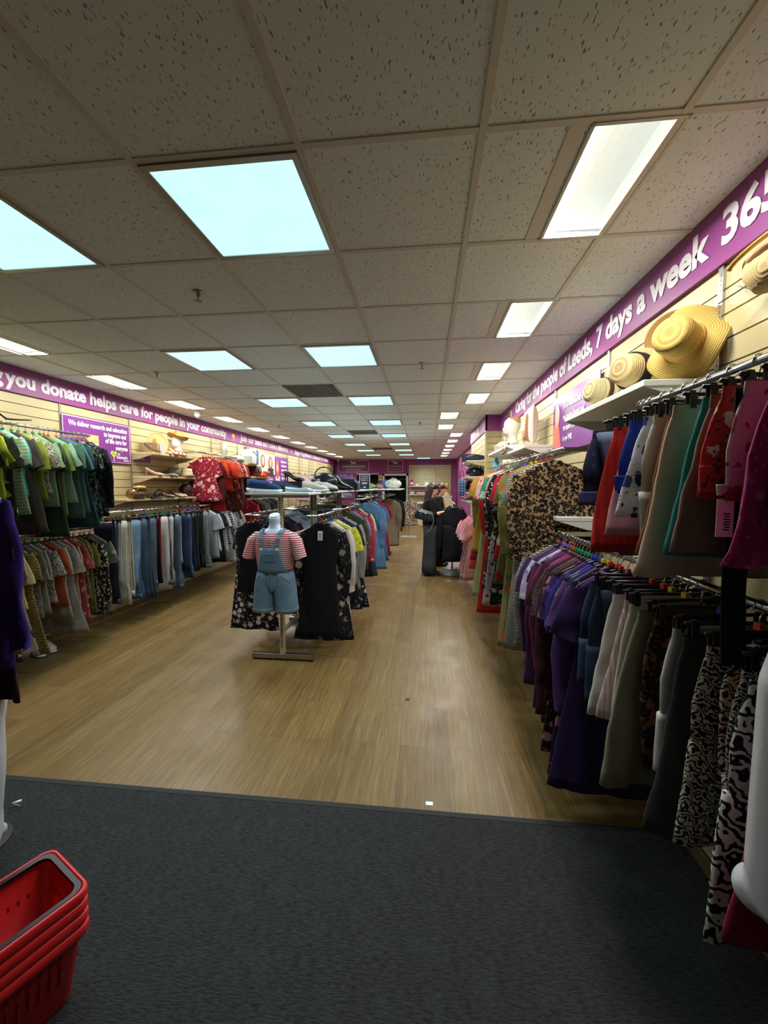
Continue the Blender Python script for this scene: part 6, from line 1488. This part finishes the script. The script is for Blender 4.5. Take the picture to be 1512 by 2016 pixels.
# ------------------------------------------------------------------ foreground
def rrect(hx, hy, z, r, n=5):
    out = []
    for cx, cy, a0 in ((hx - r, hy - r, 0), (-hx + r, hy - r, 90), (-hx + r, -hy + r, 180), (hx - r, -hy + r, 270)):
        for k in range(n + 1):
            a = R(a0 + 90 * k / n); out.append((cx + r * cos(a), cy + r * sin(a), z))
    return out
M_red = simple('red_plastic', 'c41f20', .35, var=.03); M_redd = simple('red_plastic_slots', '8a1214', .5)
def basket():
    outer = [(.095, .155, 0), (.10, .162, .01), (.118, .187, .19), (.121, .19, .195), (.133, .203, .205), (.136, .206, .215), (.136, .206, .236), (.131, .201, .24)]
    inner = [(.126, .196, .238), (.124, .194, .21), (.116, .185, .195), (.097, .159, .012)]
    m = MB(); m.rings([rrect(a, b, z, .035) for a, b, z in outer + inner]); return m
me_bk = basket().mesh('basket_body', M_red, True)
sl = MB()
for side in (-1, 1):
    for k in range(11):
        x = -.1 + .0; y = -.125 + .025 * k; sl.box(side * .1135 - .004, side * .1135 + .004, y - .003, y + .003, .10, .15)
    for k in range(7):
        xx = -.072 + .024 * k; sl.box(xx - .003, xx + .003, side * .180 - .004, side * .180 + .004, .10, .15)
me_sl = sl.mesh('side_slots', M_redd)
hd = MB(); pts = []
for k in range(25):
    a = 2 * pi * k / 24
me_hd = MB().rings([rrect(.124, .194, .226, .034), rrect(.124, .194, .238, .034), rrect(.110, .180, .238, .03), rrect(.110, .180, .226, .03)], closed=True).mesh('folded_handle', M_blackpl)
for k, w_ in enumerate(('lowest of the stack', 'second from the bottom', 'third from the bottom', 'topmost, with black handle')):
    t = thing('shopping_basket', 'red plastic shopping basket at lower left corner, %s' % w_, 'basket', (-1.24 , .95, .008 + .037 * k), R(-24.7), 'stack of red shopping baskets')
    link('basket_body', me_bk, t); link('side_slots', me_sl, t)
    if k == 3: link('folded_handle', me_hd, t)
t = thing('mannequin', 'white mannequin in purple cardigan at the left edge of the mat', 'mannequin', (-1.935, 1.47, .0))
MB().lathe([(.13, .008), (.13, .014), (.02, .018)], 28, (-.05, .02, 0)).obj('base_plate', M_blackpl, t, smooth=False)
b = MB()
b.tube([(0, 0, 1.64), (0, 0, 1.74)], [.05, .05], 14)
b.rings([ering(0, 0, z, a, c_) for z, a, c_ in ((.90, .15, .10), (.98, .16, .11), (1.1, .12, .085), (1.25, .14, .10), (1.4, .17, .11), (1.55, .19, .09), (1.62, .10, .07), (1.65, .05, .05))])
for s in (-1, 1):
    b.tube([(s * .08, 0, .95), (s * .095, -.01, .75), (s * .105, -.02, .60), (s * .112, -.03, .48), (s * .112, -.03, .40), (s * .105, -.02, .22), (s * .105, -.02, .16)], [.09, .08, .058, .060, .056, .036, .036], 16)
    b.tube([(s * .105, -.02, .18), (s * .115, -.05, .11), (s * .13, -.10, .05), (s * .135, -.15, .035)], [.038, .042, .034, .02], 12)
    b.tube([(s * .105, .0, .12), (s * .105, .02, .10)], [.03, .022], 10)
vox(b, 'body', simple('mannequin_grey_white', 'b9bdc0', .4, var=.02), t, .009)
garment('cardigan', 'purple knitted cardigan', 'coat', .84, 'k:3f2478', -1.92, 1.46, 1.70, 'worn by mannequin at left edge', 'clothes on the left mannequin', yaw=R(-6), hw=.27, hanger=False)
garment('dress', 'dark maroon knitted dress', 'dress', .98, 'k:3a1428', -1.92, 1.47, 1.70, 'worn under the purple cardigan', 'clothes on the left mannequin', yaw=R(-6), hw=.245, hanger=False)
t = thing('artificial_flowers', 'small green and white artificial flowers on the mat behind the red baskets', 'flowers', (-1.60, 1.42, .008))
m = MB()
for x, y, z in ((0, 0, .03), (.05, .03, .02), (-.03, -.03, .02), (.09, .0, .03)):
    for k in range(5): m.ell((x + .014 * cos(k * 1.257), y + .014 * sin(k * 1.257), z), (.010, .010, .004), 8, 5)
m.obj('petals', simple('flower_white', 'b9bba8', .7), t, smooth=True)
m = MB()
for k in range(7): m.ell((-.03 + .02 * k, -.01 + .012 * (k % 3), .012), (.022, .008, .005), 8, 5)
m.obj('leaves', simple('leaf_green', '4f7a3e', .6), t, smooth=True)
t = thing('plastic_toggle', 'tiny white plastic toggle on the mat behind the mannequin foot', 'toggle', (-2.03, 1.70, .03)); MB().tube([(0, 0, 0), (.035, .012, .01)], .006, 8).obj('toggle', M_white, t, smooth=True); MB().tube([(0, 0, 0), (.05, -.006, .0)], .001, 5).obj('thread', M_white, t)
t = thing('mannequin', 'white torso form with rounded bottom at the right edge of photo', 'mannequin', (.672, .75, 0))
b = MB(); b.rings([ering(0, 0, z, a, c_) for z, a, c_ in ((.80, .02, .02), (.81, .055, .05), (.84, .078, .07), (.90, .083, .075), (1.1, .081, .07), (1.25, .078, .07), (1.33, .055, .06), (1.36, .02, .03))])
b.ell((-.028, .04, .835), (.055, .045, .045)); b.tube([(.06, 0, 1.2), (.075, 0, 1.6), (.08, 0, 1.8)], [.045, .05, .05], 12); b.tube([(.03, .0, 1.56), (-.02, .0, 1.56), (-.045, .0, 1.555)], [.04, .034, .024], 12)
vox(b, 'torso', simple('mannequin_glossy_white', 'c4c4ca', .3, var=.02), t, .008)
MB().tube([(0, 0, .0), (0, 0, .84)], .014, 10).obj('stand_pole', M_chrome, t); MB().lathe([(.16, .008), (.16, .018), (.02, .022)], 28).obj('base_plate', M_chrome, t)
t = thing('paper_scrap', 'small white paper sticker lying on the floor near the mat edge', 'paper', (.024, 1.954, 0)); MB().box(-.018, .018, -.012, .012, .0, .0015).obj('sticker', M_cardb, t, bevel=.0006)
t = thing('floor_mark', 'small dark sticky spot on the wooden floor mid-aisle', 'mark', (-.133, 2.94, 0)); MB().lathe([(.018, 0), (.016, .0015), (.002, .002)], 14).obj('spot', M_print, t)
h = thing('clothes_hanger', 'empty black hanger tipped up on top of the upper left rail', 'hanger', (-3.54, 3.08, 2.105), 0, 'black plastic clothes hangers'); h.rotation_euler = (R(8), R(-160), R(75))
link('hook', me_hook, h); link('hanger_arms', me_arm[.19], h)
